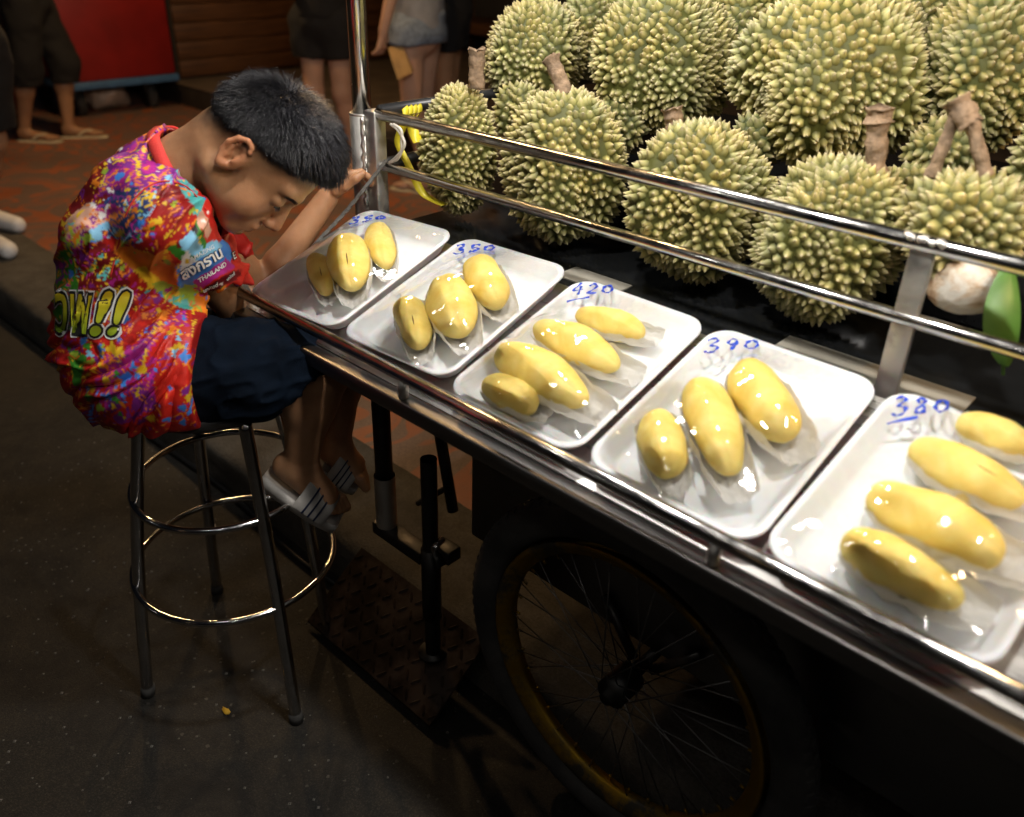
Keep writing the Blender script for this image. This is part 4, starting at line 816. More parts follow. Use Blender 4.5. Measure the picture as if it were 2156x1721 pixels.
# ================================================================== BOY
def J(x, y, d): return at_d(x, y, d)
HC = J(545, 330, 0.0); HS = 1.03
def camdir(r, u, t): v = r * RN[0] - u * RN[1] - t * RN[2]; return v / np.linalg.norm(v)
HF_ = camdir(0.45, -0.85, -0.25); HT = camdir(0.87, 0.46, 0.14); HT = HT - HF_ * (HT @ HF_); HT /= np.linalg.norm(HT); HL = np.cross(HT, HF_)
if HL @ RN[2] > 0: HL = -HL
AX = np.stack([HF_, HT, HL])
def h(f, t, l=0.0): return HC + HS * (f * HF_ + t * HT + l * HL)
boy = empty('person', tuple(STOOL + np.array([0, 0, SZ])))
N0 = J(392, 350, 0.02)
shN, elN, wrN = J(345, 465, -0.085), J(500, 655, 0.105), J(540, 625, 0.20)
shF, elF, wrF = J(400, 455, 0.16), J(552, 610, 0.205), J(688, 418, 0.285)
hipN, knN, anN = J(335, 770, -0.075), J(672, 772, -0.035), J(632, 985, -0.045)
hipF, knF, anF = J(345, 755, 0.08), J(726, 722, 0.10), J(706, 942, 0.085)
lo = np.array([-1.78, 0.36, 0.36]); hi = np.array([-1.05, 1.16, 1.34])
Fb = Field(lo, hi, 0.0028)
def hE(c, r, k=0.01, mode='add', tilt=0.0):
    ax = AX
    if tilt: c_, s_ = math.cos(tilt), math.sin(tilt); ax = np.stack([AX[0] * c_ + AX[1] * s_, AX[1] * c_ - AX[0] * s_, AX[2]])
    Fb.ell(h(*c), ax, np.array(r) * HS, k, mode)
def hC(a, b, ra, rb, k=0.008, mode='add'): Fb.cap(h(*a), h(*b), ra * HS, rb * HS, k, mode)
# torso core and neck
Fb.chain([J(300, 790, 0), J(272, 690, 0), J(285, 560, 0), J(330, 450, 0.02), N0], [0.095, 0.09, 0.095, 0.085, 0.052], 0.03, sq=0.8)
Fb.cap(N0, h(-0.040, -0.045), 0.050, 0.052 * HS, 0.02); Fb.cap(J(340, 430, 0.02), h(-0.05, -0.03), 0.055, 0.045, 0.03)
# head
hE((-0.006, 0.030, 0), (0.094, 0.084, 0.074), 0.02); hE((-0.048, 0.008, 0), (0.050, 0.062, 0.060), 0.02)
hE((0.030, -0.030, 0), (0.058, 0.070, 0.056), 0.02)
for s in (-1, 1):
    hE((0.046, -0.044, s * 0.034), (0.032, 0.036, 0.026), 0.015); hC((-0.014, -0.060, s * 0.046), (0.062, -0.090, s * 0.012), 0.020, 0.018, 0.02)
    hC((0.082, 0.019, s * 0.008), (0.070, 0.024, s * 0.042), 0.011, 0.010, 0.012)
hE((0.073, -0.089, 0), (0.019, 0.017, 0.020), 0.015); hE((0.076, -0.066, 0), (0.019, 0.025, 0.027), 0.012)
for s in (-1, 1): hE((0.096, 0.000, s * 0.032), (0.016, 0.012, 0.018), 0.012, 'sub')
for s in (-1, 1): hE((0.0735, 0.000, s * 0.032), (0.0125, 0.0125, 0.0135), 0.003)
hC((0.084, 0.006, 0), (0.106, -0.034, 0), 0.0075, 0.0105, 0.010)
for s in (-1, 1): hE((0.097, -0.040, s * 0.010), (0.0095, 0.0085, 0.0085), 0.005)
hC((0.0925, -0.062, -0.012), (0.0925, -0.062, 0.012), 0.0058, 0.0058, 0.005); hC((0.0895, -0.0755, -0.010), (0.0895, -0.0755, 0.010), 0.0062, 0.0062, 0.005)
hC((0.098, -0.0685, -0.018), (0.098, -0.0685, 0.018), 0.0016, 0.0016, 0.003, 'sub'); hE((0.092, -0.0825, 0), (0.008, 0.004, 0.014), 0.006, 'sub')
# ears
for s in (-1, 1):
    hE((-0.014, -0.012, s * 0.073), (0.0185, 0.031, 0.0065), 0.006, 'add', 0.25); hE((-0.004, -0.010, s * 0.066), (0.012, 0.022, 0.012), 0.010)
    rim = [(-0.002, 0.012), (-0.008, 0.020), (-0.018, 0.020), (-0.028, 0.010), (-0.031, -0.006), (-0.027, -0.022), (-0.016, -0.038)]
    ep = [h(f, t, s * (0.079 + 0.004 * (k in (2, 3, 4)))) for k, (f, t) in enumerate(rim)]; Fb.chain(ep, [0.0046 * HS] * 7, 0.003)
    Fb.cap(h(-0.011, -0.036, s * 0.076), h(-0.013, -0.040, s * 0.076), 0.0075, 0.0065, 0.005)
    hE((-0.013, -0.007, s * 0.085), (0.0100, 0.0165, 0.0115), 0.002, 'sub', 0.25); hE((-0.008, -0.020, s * 0.080), (0.006, 0.008, 0.009), 0.003, 'sub')
    hC((-0.003, -0.014, s * 0.078), (-0.004, -0.021, s * 0.078), 0.004, 0.0035, 0.003)
    Fb.chain([h(-0.020, 0.008, s * 0.079), h(-0.022, -0.008, s * 0.079), h(-0.017, -0.024, s * 0.079)], [0.0028] * 3, 0.003)
# arms
Fb.chain([shN, elN], [0.043, 0.034], 0.02); Fb.chain([elN, wrN], [0.034, 0.024], 0.012)
Fb.chain([shF, elF], [0.042, 0.034], 0.02); m1 = elF * 0.72 + wrF * 0.28; Fb.chain([elF, m1, wrF], [0.032, 0.0335, 0.0225], 0.012)
def hand(w, fwd, side, nrm, L, curl, k=0.006, spread=0.22, mirror=1, thumb_up=0.6):
    # palm, four fingers of unequal length, thumb from the side of the palm
    fwd = fwd / np.linalg.norm(fwd); nrm = nrm - fwd * (nrm @ fwd); nrm /= np.linalg.norm(nrm); side = np.cross(nrm, fwd) * mirror
    for q in (-0.5, -0.17, 0.17, 0.5): Fb.cap(w + side * q * 0.010, w + fwd * 0.46 * L + side * q * 0.050 * L / 0.14, 0.0125, 0.0105, 0.010)
    for i, (q, ln, r) in enumerate(((0.52, 0.44, 0.0078), (0.18, 0.50, 0.0082), (-0.16, 0.46, 0.0078), (-0.48, 0.36, 0.0068))):
        p = w + fwd * 0.47 * L + side * q * 0.052 * L / 0.14; ang = 0.15 + 0.1 * i * 0.5; sd = side * q * spread
        for s_, (fr, c_) in enumerate(((0.45, curl[0]), (0.32, curl[1]), (0.23, curl[2]))):
            ang += c_; d = fwd * math.cos(ang) - nrm * math.sin(ang) + sd; d /= np.linalg.norm(d); e = p + d * ln * L * fr; Fb.cap(p, e, r * (1 - 0.08 * s_), r * (1 - 0.08 * (s_ + 1)), 0.003); p = e
    t0 = w + fwd * 0.12 * L + side * 0.20 * L; t1 = t0 + (fwd * 0.55 + side * 0.7 - nrm * 0.1) * 0.22 * L; t2 = t1 + (fwd * 0.95 + side * thumb_up - nrm * 0.15) / 1.2 * 0.22 * L; t3 = t2 + (fwd * 0.9 + side * (thumb_up - 0.4) - nrm * 0.25) * 0.15 * L
    Fb.chain([t0, t1, t2, t3], [0.0125, 0.0100, 0.0088, 0.0075], k)
hd = J(727, 366, 0.318) - wrF
hd = hd
hand(wrF + hd * 0.08, hd, None, camdir(-0.45, 0.75, 0.45), 0.125, (0.55, 0.75, 0.45), mirror=-1)
hand(wrN, elF - elN + np.array([0, 0, 0.02]), None, camdir(0.2, 0.3, 1.0), 0.11, (0.4, 0.5, 0.3))
# legs
Fb.chain([hipN, knN], [0.080, 0.056], 0.03); Fb.chain([hipF, knF], [0.080, 0.056], 0.03)
feetdat = []
for kn, an, toe, heel in ((knN, anN, J(722, 1086, -0.06), J(590, 995, -0.045)), (knF, anF, J(768, 1012, 0.075), J(672, 945, 0.09))):
    cf = kn * 0.68 + an * 0.32 + (J(0, 0, 0) - J(25, 0, 0)) * 0.35; Fb.chain([kn, cf, an], [0.052, 0.047, 0.030], 0.03)
    fd = toe - heel; L = np.linalg.norm(fd); fd /= L; up = an - heel; up = up - fd * (up @ fd); up /= np.linalg.norm(up); sd = np.cross(fd, up)
    hl_ = heel + up * 0.020; Fb.cap(hl_, an, 0.026, 0.028, 0.02); ball = heel + fd * L * 0.66 + up * 0.013
    for q, r in ((-0.018, 0.016), (0.0, 0.018), (0.018, 0.017)): Fb.cap(hl_ + fd * 0.02, ball + sd * q, 0.022, r, 0.012); Fb.cap(an, ball + sd * q * 0.7, 0.024, r * 0.9, 0.02)
    inner = 1 if (sd @ FW) * (1 if kn is knN else -1) > 0 else -1
    for i, (q, ln, r) in enumerate(((0.026, 0.042, 0.0115), (0.010, 0.038, 0.0088), (-0.003, 0.033, 0.0082), (-0.015, 0.028, 0.0078), (-0.026, 0.022, 0.0075))):
        b0 = ball + sd * q * inner * 0.95 - up * 0.003 + fd * (0.006 - 0.25 * abs(min(q, 0))); m_ = b0 + fd * ln * 0.55 + up * 0.004; Fb.chain([b0, m_, b0 + fd * ln - up * 0.005], [r * 1.05, r, r * 0.92], 0.003)
    feetdat.append((heel, fd, up, sd, L))
V, F = Fb.mesh(2)
def hairline(d):      # >0 inside the hair, d unit direction in head axes (forward, top, side)
    f, t, l = d[..., 0], d[..., 1], np.abs(d[..., 2])
    return t - np.interp(f, [-1.0, -0.75, -0.45, -0.15, 0.10, 0.35, 0.55, 0.75, 0.9], [-0.66, -0.60, -0.42, -0.20, -0.12, -0.06, 0.08, 0.30, 0.42])
c0 = h(-0.006, 0.02, 0); dl = (V - c0) @ AX.T; rl = np.linalg.norm(dl, axis=1); hz_ = hairline(dl / rl[:, None]) + 0.05 * fbm(dl * 90)
tint = np.ones((len(V), 3)); st = np.clip((hz_ + 0.22) / 0.40, 0, 1) ** 1.1 * (rl < 0.135) * (np.abs(dl[:, 2]) < 0.0835); st *= 1 - 0.75 * np.exp(-(np.linalg.norm(V - h(-0.050, 0.085, 0.012), axis=1) / 0.016) ** 2); tint *= (1 - 0.86 * st)[:, None]      # clipped stubble
lp = np.exp(-((np.linalg.norm(V - h(0.093, -0.068, 0), axis=1) / 0.017) ** 2))[:, None]; tint = tint * (1 - lp * np.array([0.05, 0.32, 0.30])); er = np.clip((np.abs(dl[:, 2]) - 0.074) / 0.008, 0, 1)[:, None] * (rl < 0.12)[:, None]; ck = np.exp(-(np.minimum(np.linalg.norm(V - h(0.055, -0.04, 0.045), axis=1), np.linalg.norm(V - h(0.105, -0.036, 0), axis=1)) / 0.022) ** 2)[:, None]; tint = tint * (1 + (er * 0.8 + ck * 0.5) * np.array([0.12, -0.10, -0.12]))
me = np_mesh(V, F); color_attr(me, tint); body = obj('body', me, M['boyskin'], boy)

# eye lids, lashes and brow on the side that shows
for s in (1, -1):
    pts = [h(0.0845 - 0.16 * abs(l_ - 0.032), -0.0055 - 0.10 * abs(l_ - 0.032), s * l_) for l_ in np.linspace(0.019, 0.046, 10)]
    tube_obj('eyelashes', pts, 0.0014, M['hair'], boy, 6)
    parts = []
    for k in range(9):
        p = h(0.0855 - 0.16 * abs(0.021 + 0.0029 * k - 0.032), -0.006, s * (0.021 + 0.0029 * k)); parts.append(tube([p, p + HF_ * 0.006 - HT * 0.003 + HL * s * 0.001 * (k - 3)], [0.0006, 0.0002], 4))
    obj('eyelashes', mesh(*join(parts)), M['hair'], boy)
    bv = BVHTree.FromPolygons([tuple(p) for p in V], [tuple(q) for q in F.tolist()]) if s == 1 else bv
    parts = []
    for k in range(90):
        l_ = 0.012 + 0.036 * (k % 30) / 30; t_ = 0.018 + 0.0022 * (k // 30) - 9.0 * (l_ - 0.028) ** 2; org = h(0.16, t_, s * l_); hit = bv.ray_cast(Vector(org), Vector(-HF_))
        if hit[0] is not None: p = np.array(hit[0]); parts.append(tube([p, p + HL * s * 0.006 + HF_ * 0.0015 + HT * 0.001], [0.0006, 0.0002], 4))
    if parts: obj('eyebrow', mesh(*join(parts)), M['hair'], boy)

# ------------------------------------------------------------------ hair
Fh = Field(HC - 0.17, HC + 0.17, 0.0035)
Fh.ell(h(-0.006, 0.032, 0), AX, np.array([0.0948, 0.0858, 0.0748]) * HS, 0.01); Fh.ell(h(-0.048, 0.010, 0), AX, np.array([0.052, 0.064, 0.063]) * HS, 0.02)
Fh.ell(h(0.020, 0.078, 0), AX, np.array([0.054, 0.040, 0.058]) * HS, 0.03)
Vh, Fq = Fh.mesh(2); c0 = h(-0.006, 0.02, 0); dl = (Vh - c0) @ AX.T; dl /= np.linalg.norm(dl, axis=1, keepdims=True); hv = hairline(dl) + 0.05 * fbm(dl * 9)
keep = (hv[Fq] > 0.55).all(1) & (np.linalg.norm(Vh[Fq].mean(1) - h(-0.052, 0.092, 0.012), axis=1) > 0.013); Fk = Fq[keep]; used, inv = np.unique(Fk, return_inverse=True)
cap_me = np_mesh(Vh[used], inv.reshape(Fk.shape)); hair = obj('hair', cap_me, M['hair'], boy)
NH = vnormals(Vh, Fq); tri = Fq; area = np.linalg.norm(np.cross(Vh[tri[:, 2]] - Vh[tri[:, 0]], Vh[tri[:, 3]] - Vh[tri[:, 1]]), axis=1); hvf = hv[tri].mean(1)
wd_ = np.linalg.norm(Vh[Fq].mean(1) - h(-0.052, 0.092, 0.012), axis=1); dens = np.clip((hvf - 0.04) / 0.50, 0.0, 1) ** 1.3 * area * (1 - 0.6 * np.exp(-(wd_ / 0.014) ** 2)); dens /= dens.sum(); NS = 26000; pick = RNG.choice(len(tri), NS, p=dens); w_ = RNG.random((NS, 4)); w_ /= w_.sum(1, keepdims=True)
root = (Vh[tri[pick]] * w_[:, :, None]).sum(1); nr = (NH[tri[pick]] * w_[:, :, None]).sum(1); nr /= np.linalg.norm(nr, axis=1, keepdims=True); hr = hvf[pick]; dd = (root - c0) @ AX.T; dd /= np.linalg.norm(dd, axis=1, keepdims=True)
whorl = h(-0.052, 0.092, 0.012); rad = root - whorl; rad -= nr * (rad * nr).sum(1, keepdims=True); rd = np.linalg.norm(rad, axis=1, keepdims=True); rad /= rd + 1e-6
swirl = np.cross(nr, rad); flow = rad + 0.35 * swirl * np.exp(-(rd / 0.05) ** 2); flow /= np.linalg.norm(flow, axis=1, keepdims=True)
front = np.clip((dd[:, 0] - 0.05) / 0.5, 0, 1) * np.clip((dd[:, 1] - 0.1) / 0.4, 0, 1) * np.clip(1.25 - 1.3 * np.abs(dd[:, 2]), 0, 1); ln = 0.007 + 0.024 * np.clip((hr - 0.15) / 0.6, 0, 1) + 0.018 * front; ln *= RNG.uniform(0.7, 1.2, NS); ln *= np.clip(0.30 + (hr - 0.05) * 1.8, 0.30, 1)
lift = (1.05 - 0.75 * front) * np.clip(hr / 0.5, 0.30, 1) + RNG.normal(0, 0.26, NS) * np.clip(hr / 0.4, 0.4, 1); root = root - nr * (0.004 + 0.004 * (hr < 0.08))[:, None]
P = [root]; dirv = flow + nr * lift[:, None] + RNG.normal(0, 0.34, root.shape); dirv /= np.linalg.norm(dirv, axis=1, keepdims=True); seg = 4
for k in range(seg):
    P.append(P[-1] + dirv * (ln / seg)[:, None]); dirv = dirv + np.array([0, 0, -0.26]) * (0.3 + front)[:, None] - nr * 0.16; dirv /= np.linalg.norm(dirv, axis=1, keepdims=True)
a_ = np.cross(flow, nr); a_ /= np.linalg.norm(a_, axis=1, keepdims=True) + 1e-9; VV = []; rads = [0.00075, 0.00075, 0.00065, 0.00045, 0.00008]
for k in range(seg + 1):
    for an in (0, 2.094, 4.189): VV.append(P[k] + rads[k] * (a_ * math.cos(an) + nr * math.sin(an)))
VV = np.stack(VV, 1).reshape(-1, 3); nv = 3 * (seg + 1); q = np.array([(k * 3 + i, k * 3 + (i + 1) % 3, k * 3 + 3 + (i + 1) % 3, k * 3 + 3 + i) for k in range(seg) for i in range(3)]); FF = (q[None] + nv * np.arange(NS)[:, None, None]).reshape(-1, 4)
so = obj('hair_strands', np_mesh(VV, FF), M['hair'], hair); so['kind'] = 'stuff'

# ------------------------------------------------------------------ shirt
SO = J(300, 590, -0.02); JX = np.array([(px(SO + np.eye(3)[i] * 1e-3) - px(SO)) / 1e-3 for i in range(3)]).T; S0 = px(SO); VD = (SO - CAM) / np.linalg.norm(SO - CAM)
def side_uv(p): return S0 + (p - SO) @ JX.T          # flat side view of the boy: print layout on the cloth
Fs = Field(np.array([-1.80, 0.34, 0.62]), np.array([-1.12, 1.02, 1.28]), 0.0036)
Fs.chain([J(300, 800, 0.0), J(280, 700, 0.0), J(280, 610, 0.0), J(292, 500, 0.005), J(322, 410, 0.015), J(352, 345, 0.03)], [0.105, 0.112, 0.114, 0.108, 0.086, 0.058], 0.03, sq=0.78)
Fs.cap(J(340, 400, 0.015), J(412, 500, 0.045), 0.070, 0.060, 0.03); Fs.cap(J(400, 470, 0.05), J(452, 545, 0.06), 0.055, 0.042, 0.02)
Fs.chain([J(270, 740, -0.05), J(330, 775, -0.075), J(385, 775, -0.08)], [0.115, 0.117, 0.117], 0.03); Fs.cap(J(240, 790, 0.0), J(330, 815, -0.07), 0.075, 0.105, 0.03)
gz = (Fs.lo[2] + Fs.h * np.arange(Fs.n[2]))[None, None, :]; hp_ = J(388, 780, -0.19); hn_ = RT + np.array([0, 0, -0.05]); hn_ /= np.linalg.norm(hn_); gx_ = (Fs.lo[0] + Fs.h * np.arange(Fs.n[0]))[:, None, None]; gy_ = (Fs.lo[1] + Fs.h * np.arange(Fs.n[1]))[None, :, None]
Fs.D = np.where(gz < J(400, 640, -0.02)[2], np.maximum(Fs.D, (gx_ - hp_[0]) * hn_[0] + (gy_ - hp_[1]) * hn_[1] + (gz - hp_[2]) * hn_[2]), Fs.D).astype(np.float32)      # hem on the lap side
sEnd = J(470, 622, 0.055); ax = sEnd - shN; ax /= np.linalg.norm(ax)
Fs.chain([J(352, 430, -0.035), shN, sEnd + ax * 0.03], [0.075, 0.068, 0.062], 0.022)
sEndF = J(478, 545, 0.19); Fs.chain([J(372, 420, 0.10), shF, sEndF], [0.06, 0.055, 0.052], 0.02)
Fs.cap(J(395, 640, -0.02), J(402, 680, -0.03), 0.045, 0.04, 0.03)
inner = Fs.D + 0.0075
# neck opening
Fs.D = np.maximum(Fs.D, -inner)
nk = h(-0.045, -0.02) - N0; nk /= np.linalg.norm(nk)
Fs.cap(N0 - nk * 0.03 + camdir(0, 0, 0.3) * 0.0, h(-0.03, -0.02), 0.064, 0.085, 0.004, 'sub'); Fs.cap(J(425, 400, 0.02), J(520, 430, 0.03), 0.062, 0.075, 0.004, 'sub')
# openings: sleeve end, hem
def cutlocal(Fd, p, n, lo_, hi_):
    sl, X, Y, Z = Fd.block(np.asarray(lo_), np.asarray(hi_)); n = n / np.linalg.norm(n); d = (X - p[0]) * n[0] + (Y - p[1]) * n[1] + (Z - p[2]) * n[2]; Fd.D[sl] = np.maximum(Fd.D[sl], d)
sl, X, Y, Z = Fs.block(Fs.lo, Fs.lo + Fs.h * (Fs.n - 1))
def region_cut(p, n, p2, r2):
    n = n / np.linalg.norm(n); d = (X - p[0]) * n[0] + (Y - p[1]) * n[1] + (Z - p[2]) * n[2]; q = np.sqrt((X - p2[0]) ** 2 + (Y - p2[1]) ** 2 + (Z - p2[2]) ** 2) - r2
    Fs.D = np.where(q < 0, np.maximum(Fs.D, d), Fs.D)
region_cut(sEnd, ax, sEnd + ax * 0.065, 0.115); region_cut(J(460, 624, 0.0), camdir(0.47, -0.88, 0.0), J(522, 682, 0.03), 0.112); region_cut(J(300, 868, -0.1), np.array([0, 0, -1.0]), J(300, 960, -0.1), 0.30)
region_cut(J(388, 780, -0.19), RT + np.array([0, 0, -0.05]), J(465, 805, -0.16), 0.168)
V, F = Fs.mesh(3); Nn = vnormals(V, F); uv = side_uv(V)
# folds: gathers running out of the waist, creases across the back and the sleeve
du, dv_ = uv[:, 0] - 402, uv[:, 1] - 652; rr = np.hypot(du, dv_); th = np.arctan2(dv_, du); wn = vnoise(V * 14)
wl = np.clip((uv[:, 1] - 640) / 80, 0, 1) * np.clip((392 - uv[:, 0]) / 45, 0.12, 1) * np.clip(rr / 60, 0, 1); fold = wl * (0.009 * (1 - 2 * np.abs(np.sin(th * 8 + wn * 1.6)) ** 0.7) + 0.004 * np.sin(th * 27 + wn * 3)) * np.clip(rr / 110, 0.2, 1.2)
ub = (1 - np.clip((uv[:, 1] - 640) / 60, 0, 1)); st_ = np.stack([(uv[:, 0] * 0.35 + uv[:, 1] * 0.94) / 34, (uv[:, 0] * 0.94 - uv[:, 1] * 0.35) / 150, V[:, 0] * 6], -1); fold += ub * 0.0075 * fbm(st_, 2)
ridge = 1 - np.abs(vnoise(np.stack([(uv[:, 0] * 0.8 + uv[:, 1] * 0.6) / 46 + 3, (uv[:, 1] * 0.8 - uv[:, 0] * 0.6) / 170, V[:, 1] * 5], -1))); fold += 0.009 * (ridge ** 6 - 0.2)
fold *= np.where(uv[:, 1] > 650, np.clip((384 - uv[:, 0]) / 36, 0.05, 1), 1.0); V = V + Nn * fold[:, None]; uv = side_uv(V)
# print
def poly(P):
    P = np.array(P, float); ins = np.zeros(len(uv), bool); wob = np.stack([fbm(np.stack([uv[:, 0] / 11, uv[:, 1] / 11, uv[:, 0] * 0 + k], -1), 2) for k in (0.3, 4.7)], -1) * 3.0; q = uv + wob
    for i in range(len(P)):
        a, b2 = P[i], P[(i + 1) % len(P)]; c1 = (a[1] > q[:, 1]) != (b2[1] > q[:, 1]); xx = (b2[0] - a[0]) * (q[:, 1] - a[1]) / (b2[1] - a[1] + 1e-9) + a[0]; ins ^= c1 & (q[:, 0] < xx)
    return ins
arm_s = np.clip(((V - shN) @ ax), -1, 1); arm_r = np.linalg.norm(V - shN - arm_s[:, None] * ax, axis=1); slv = (arm_s > -0.02) & (arm_r < 0.092) & ((V - SO) @ FW < 0.10)
C = np.tile(np.array([0.36, 0.012, 0.010]), (len(V), 1)); nz = vnoise(np.stack([uv[:, 0] / 40, uv[:, 1] / 40, uv[:, 0] * 0 + 1.1], -1))[:, None]; C *= 1 + 0.35 * nz
PAL = dict(y=(0.72, 0.46, 0.02), o=(0.72, 0.20, 0.015), m=(0.42, 0.02, 0.24), p=(0.20, 0.02, 0.22), b=(0.05, 0.22, 0.68), lb=(0.22, 0.50, 0.72), t=(0.08, 0.42, 0.42), g=(0.04, 0.20, 0.02), lg=(0.30, 0.42, 0.04), r=(0.52, 0.02, 0.012), dr=(0.16, 0.006, 0.008), w=(0.75, 0.72, 0.68), k=(0.015, 0.012, 0.015), s=(0.62, 0.34, 0.24), n=(0.02, 0.04, 0.14))
def fill(P, c, mask=None, n_=0.25):
    m_ = poly(P); m_ = m_ if mask is None else m_ & mask; C[m_] = np.array(PAL[c]) * (1 + n_ * vnoise(np.stack([uv[m_, 0] / 15, uv[m_, 1] / 15, uv[m_, 0] * 0], -1)))[:, None]
nsl = ~slv
fill([(200, 300), (360, 260), (420, 420), (330, 440), (200, 520), (150, 480)], 'dr', nsl); fill([(235, 350), (330, 280), (345, 330), (385, 400), (300, 420), (215, 430)], 'p', nsl)
fill([(300, 300), (330, 265), (345, 300), (330, 335), (300, 340)], 'o', nsl); fill([(210, 460), (250, 420), (330, 415), (310, 470), (280, 530), (230, 500)], 'n', nsl)
fill([(120, 560), (190, 500), (260, 540), (290, 660), (260, 620), (140, 640)], 'dr', nsl); fill([(115, 560), (160, 520), (175, 600), (160, 690), (120, 660)], 'g', nsl); fill([(160, 500), (225, 505), (190, 525), (150, 530)], 'lg', nsl)
fill([(150, 480), (190, 440), (245, 460), (225, 490), (175, 505), (150, 515)], 's', nsl)
fill([(365, 375), (430, 400), (470, 520), (440, 540), (400, 460), (370, 420)], 't', nsl); fill([(430, 450), (500, 500), (505, 570), (440, 560)], 'dr', nsl); fill([(450, 500), (480, 490), (500, 540), (470, 560)], 'n', nsl)
fill([(200, 800), (230, 740), (330, 690), (385, 650), (400, 700), (370, 760), (300, 860), (220, 850)], 'm', nsl, 0.6); fill([(230, 830), (290, 790), (330, 830), (300, 880), (240, 880)], 'p', nsl, 0.6); fill([(330, 700), (400, 680), (390, 900), (345, 900), (320, 800)], 'r', nsl)
fill([(150, 720), (190, 740), (175, 800), (160, 810)], 'g', nsl)
# sleeve panels
fill([(200, 360), (560, 360), (560, 720), (200, 720)], 'r', slv, 0.1); fill([(235, 580), (262, 470), (330, 520), (395, 600), (360, 640), (290, 610)], 'o', slv); fill([(262, 590), (300, 560), (360, 610), (385, 660), (330, 640)], 'y', slv)
fill([(285, 610), (340, 590), (420, 620), (470, 690), (380, 680)], 'lg', slv); fill([(310, 640), (380, 620), (420, 660), (400, 690), (340, 670)], 't', slv); fill([(400, 620), (470, 600), (520, 640), (440, 680), (400, 660)], 'o', slv)
fill([(365, 565), (385, 545), (470, 505), (492, 535), (480, 560), (400, 612), (370, 605)], 'b', slv, 0.1); fill([(378, 552), (445, 508), (462, 520), (388, 566)], 'lb', slv, 0.1); fill([(400, 592), (470, 545), (492, 560), (412, 610)], 'm', slv, 0.1)
fill([(414, 612), (500, 566), (512, 580), (430, 626)], 'dr', slv, 0.3)
fill([(335, 520), (400, 470), (425, 520), (395, 560), (360, 545)], 'g', slv); 
# the printed woman: hair, flower crown, face, dress
fill([(340, 470), (352, 455), (385, 462), (400, 480), (408, 520), (390, 510), (380, 490), (350, 488)], 'k', slv); fill([(352, 474), (368, 468), (376, 486), (362, 496), (352, 488)], 's', slv, 0.05); fill([(336, 462), (350, 448), (372, 450), (368, 460), (345, 470)], 'y', slv, 0.5); fill([(362, 500), (390, 492), (420, 530), (400, 545), (372, 530)], 'lb', slv, 0.5); fill([(392, 445), (410, 450), (435, 490), (425, 510), (405, 480)], 's', slv, 0.4); fill([(345, 500), (372, 505), (368, 522), (340, 525)], 'o', slv)
fill([(375, 545), (388, 532), (394, 548), (408, 552), (396, 562), (398, 576), (384, 568), (374, 574)], 'w', slv, 0.1); fill([(384, 550), (391, 550), (391, 558), (384, 558)], 'y', slv)
# paint swirls
sw = fbm(np.stack([uv[:, 0] / 34, uv[:, 1] / 34, uv[:, 0] * 0 + 5.5], -1), 2); sw2 = fbm(np.stack([uv[:, 0] / 22 + sw * 1.3, uv[:, 1] / 22 - sw, uv[:, 0] * 0 + 9.5], -1), 2)
def swirl(P, c_, lo_, hi_, mask):
    m_ = poly(P) & mask & (sw2 > lo_) & (sw2 < hi_); C[m_] = np.array(PAL[c_]) * (1 + 0.15 * nz[m_])
UB = [(205, 420), (260, 340), (340, 280), (385, 400), (330, 420), (270, 470), (215, 480)]
AL = [(110, 280), (400, 250), (410, 900), (110, 900)]; swirl(AL, 'y', 0.40, 0.50, nsl); swirl(AL, 'o', -0.34, -0.24, nsl); swirl(AL, 'p', -0.62, -0.46, nsl); swirl([(110, 480), (330, 480), (330, 650), (110, 650)], 't', 0.58, 0.75, nsl); swirl([(110, 480), (330, 480), (330, 650), (110, 650)], 'm', -0.12, -0.04, nsl)
swirl(UB, 'y', 0.10, 0.32, nsl); swirl(UB, 'm', -0.25, -0.08, nsl); swirl(UB, 'n', 0.50, 0.62, nsl); swirl([(200, 450), (330, 410), (310, 520), (200, 520)], 'lb', 0.05, 0.2, nsl); swirl([(200, 660), (400, 640), (390, 900), (200, 880)], 'r', 0.12, 0.5, nsl); swirl([(280, 600), (420, 600), (480, 680), (380, 700)], 'lg', 0.0, 0.2, slv); swirl([(280, 600), (420, 600), (480, 680), (380, 700)], 'y', 0.25, 0.4, slv)
# paint splashes
def splats(box_, n_, r0, r1, cols, mask, seed, drip=0.0):
    rs = np.random.default_rng(seed)
    for _ in range(n_):
        cx, cy = rs.uniform(box_[0], box_[2]), rs.uniform(box_[1], box_[3]); r = r0 + (r1 - r0) * rs.random() ** 2; el = rs.uniform(0.5, 1.0); an = rs.uniform(0, 3.14); c_ = cols[rs.integers(len(cols))]
        dx, dy = uv[:, 0] - cx, uv[:, 1] - cy; m0 = (np.abs(dx) < 4 * r) & (np.abs(dy) < 4 * r) & mask; i_ = np.nonzero(m0)[0]
        if len(i_) == 0: continue
        X_ = dx[i_] * math.cos(an) + dy[i_] * math.sin(an); Y_ = (-dx[i_] * math.sin(an) + dy[i_] * math.cos(an)) / el; t_ = np.arctan2(Y_, X_)
        lim = r * (1 + 0.7 * vnoise(np.stack([np.cos(t_) * 1.1 + cx, np.sin(t_) * 1.1 + cy, t_ * 0], -1)) + 0.10 * np.sin(3 * t_ + cx)); ins = np.hypot(X_, Y_) < lim
        if drip and rs.random() < drip: ins |= (np.abs(dx[i_] + 0.25 * dy[i_]) < 2.2) & (dy[i_] < 0) & (dy[i_] > -3.6 * r)
        C[i_[ins]] = np.array(PAL[c_]) * rs.uniform(0.85, 1.1)
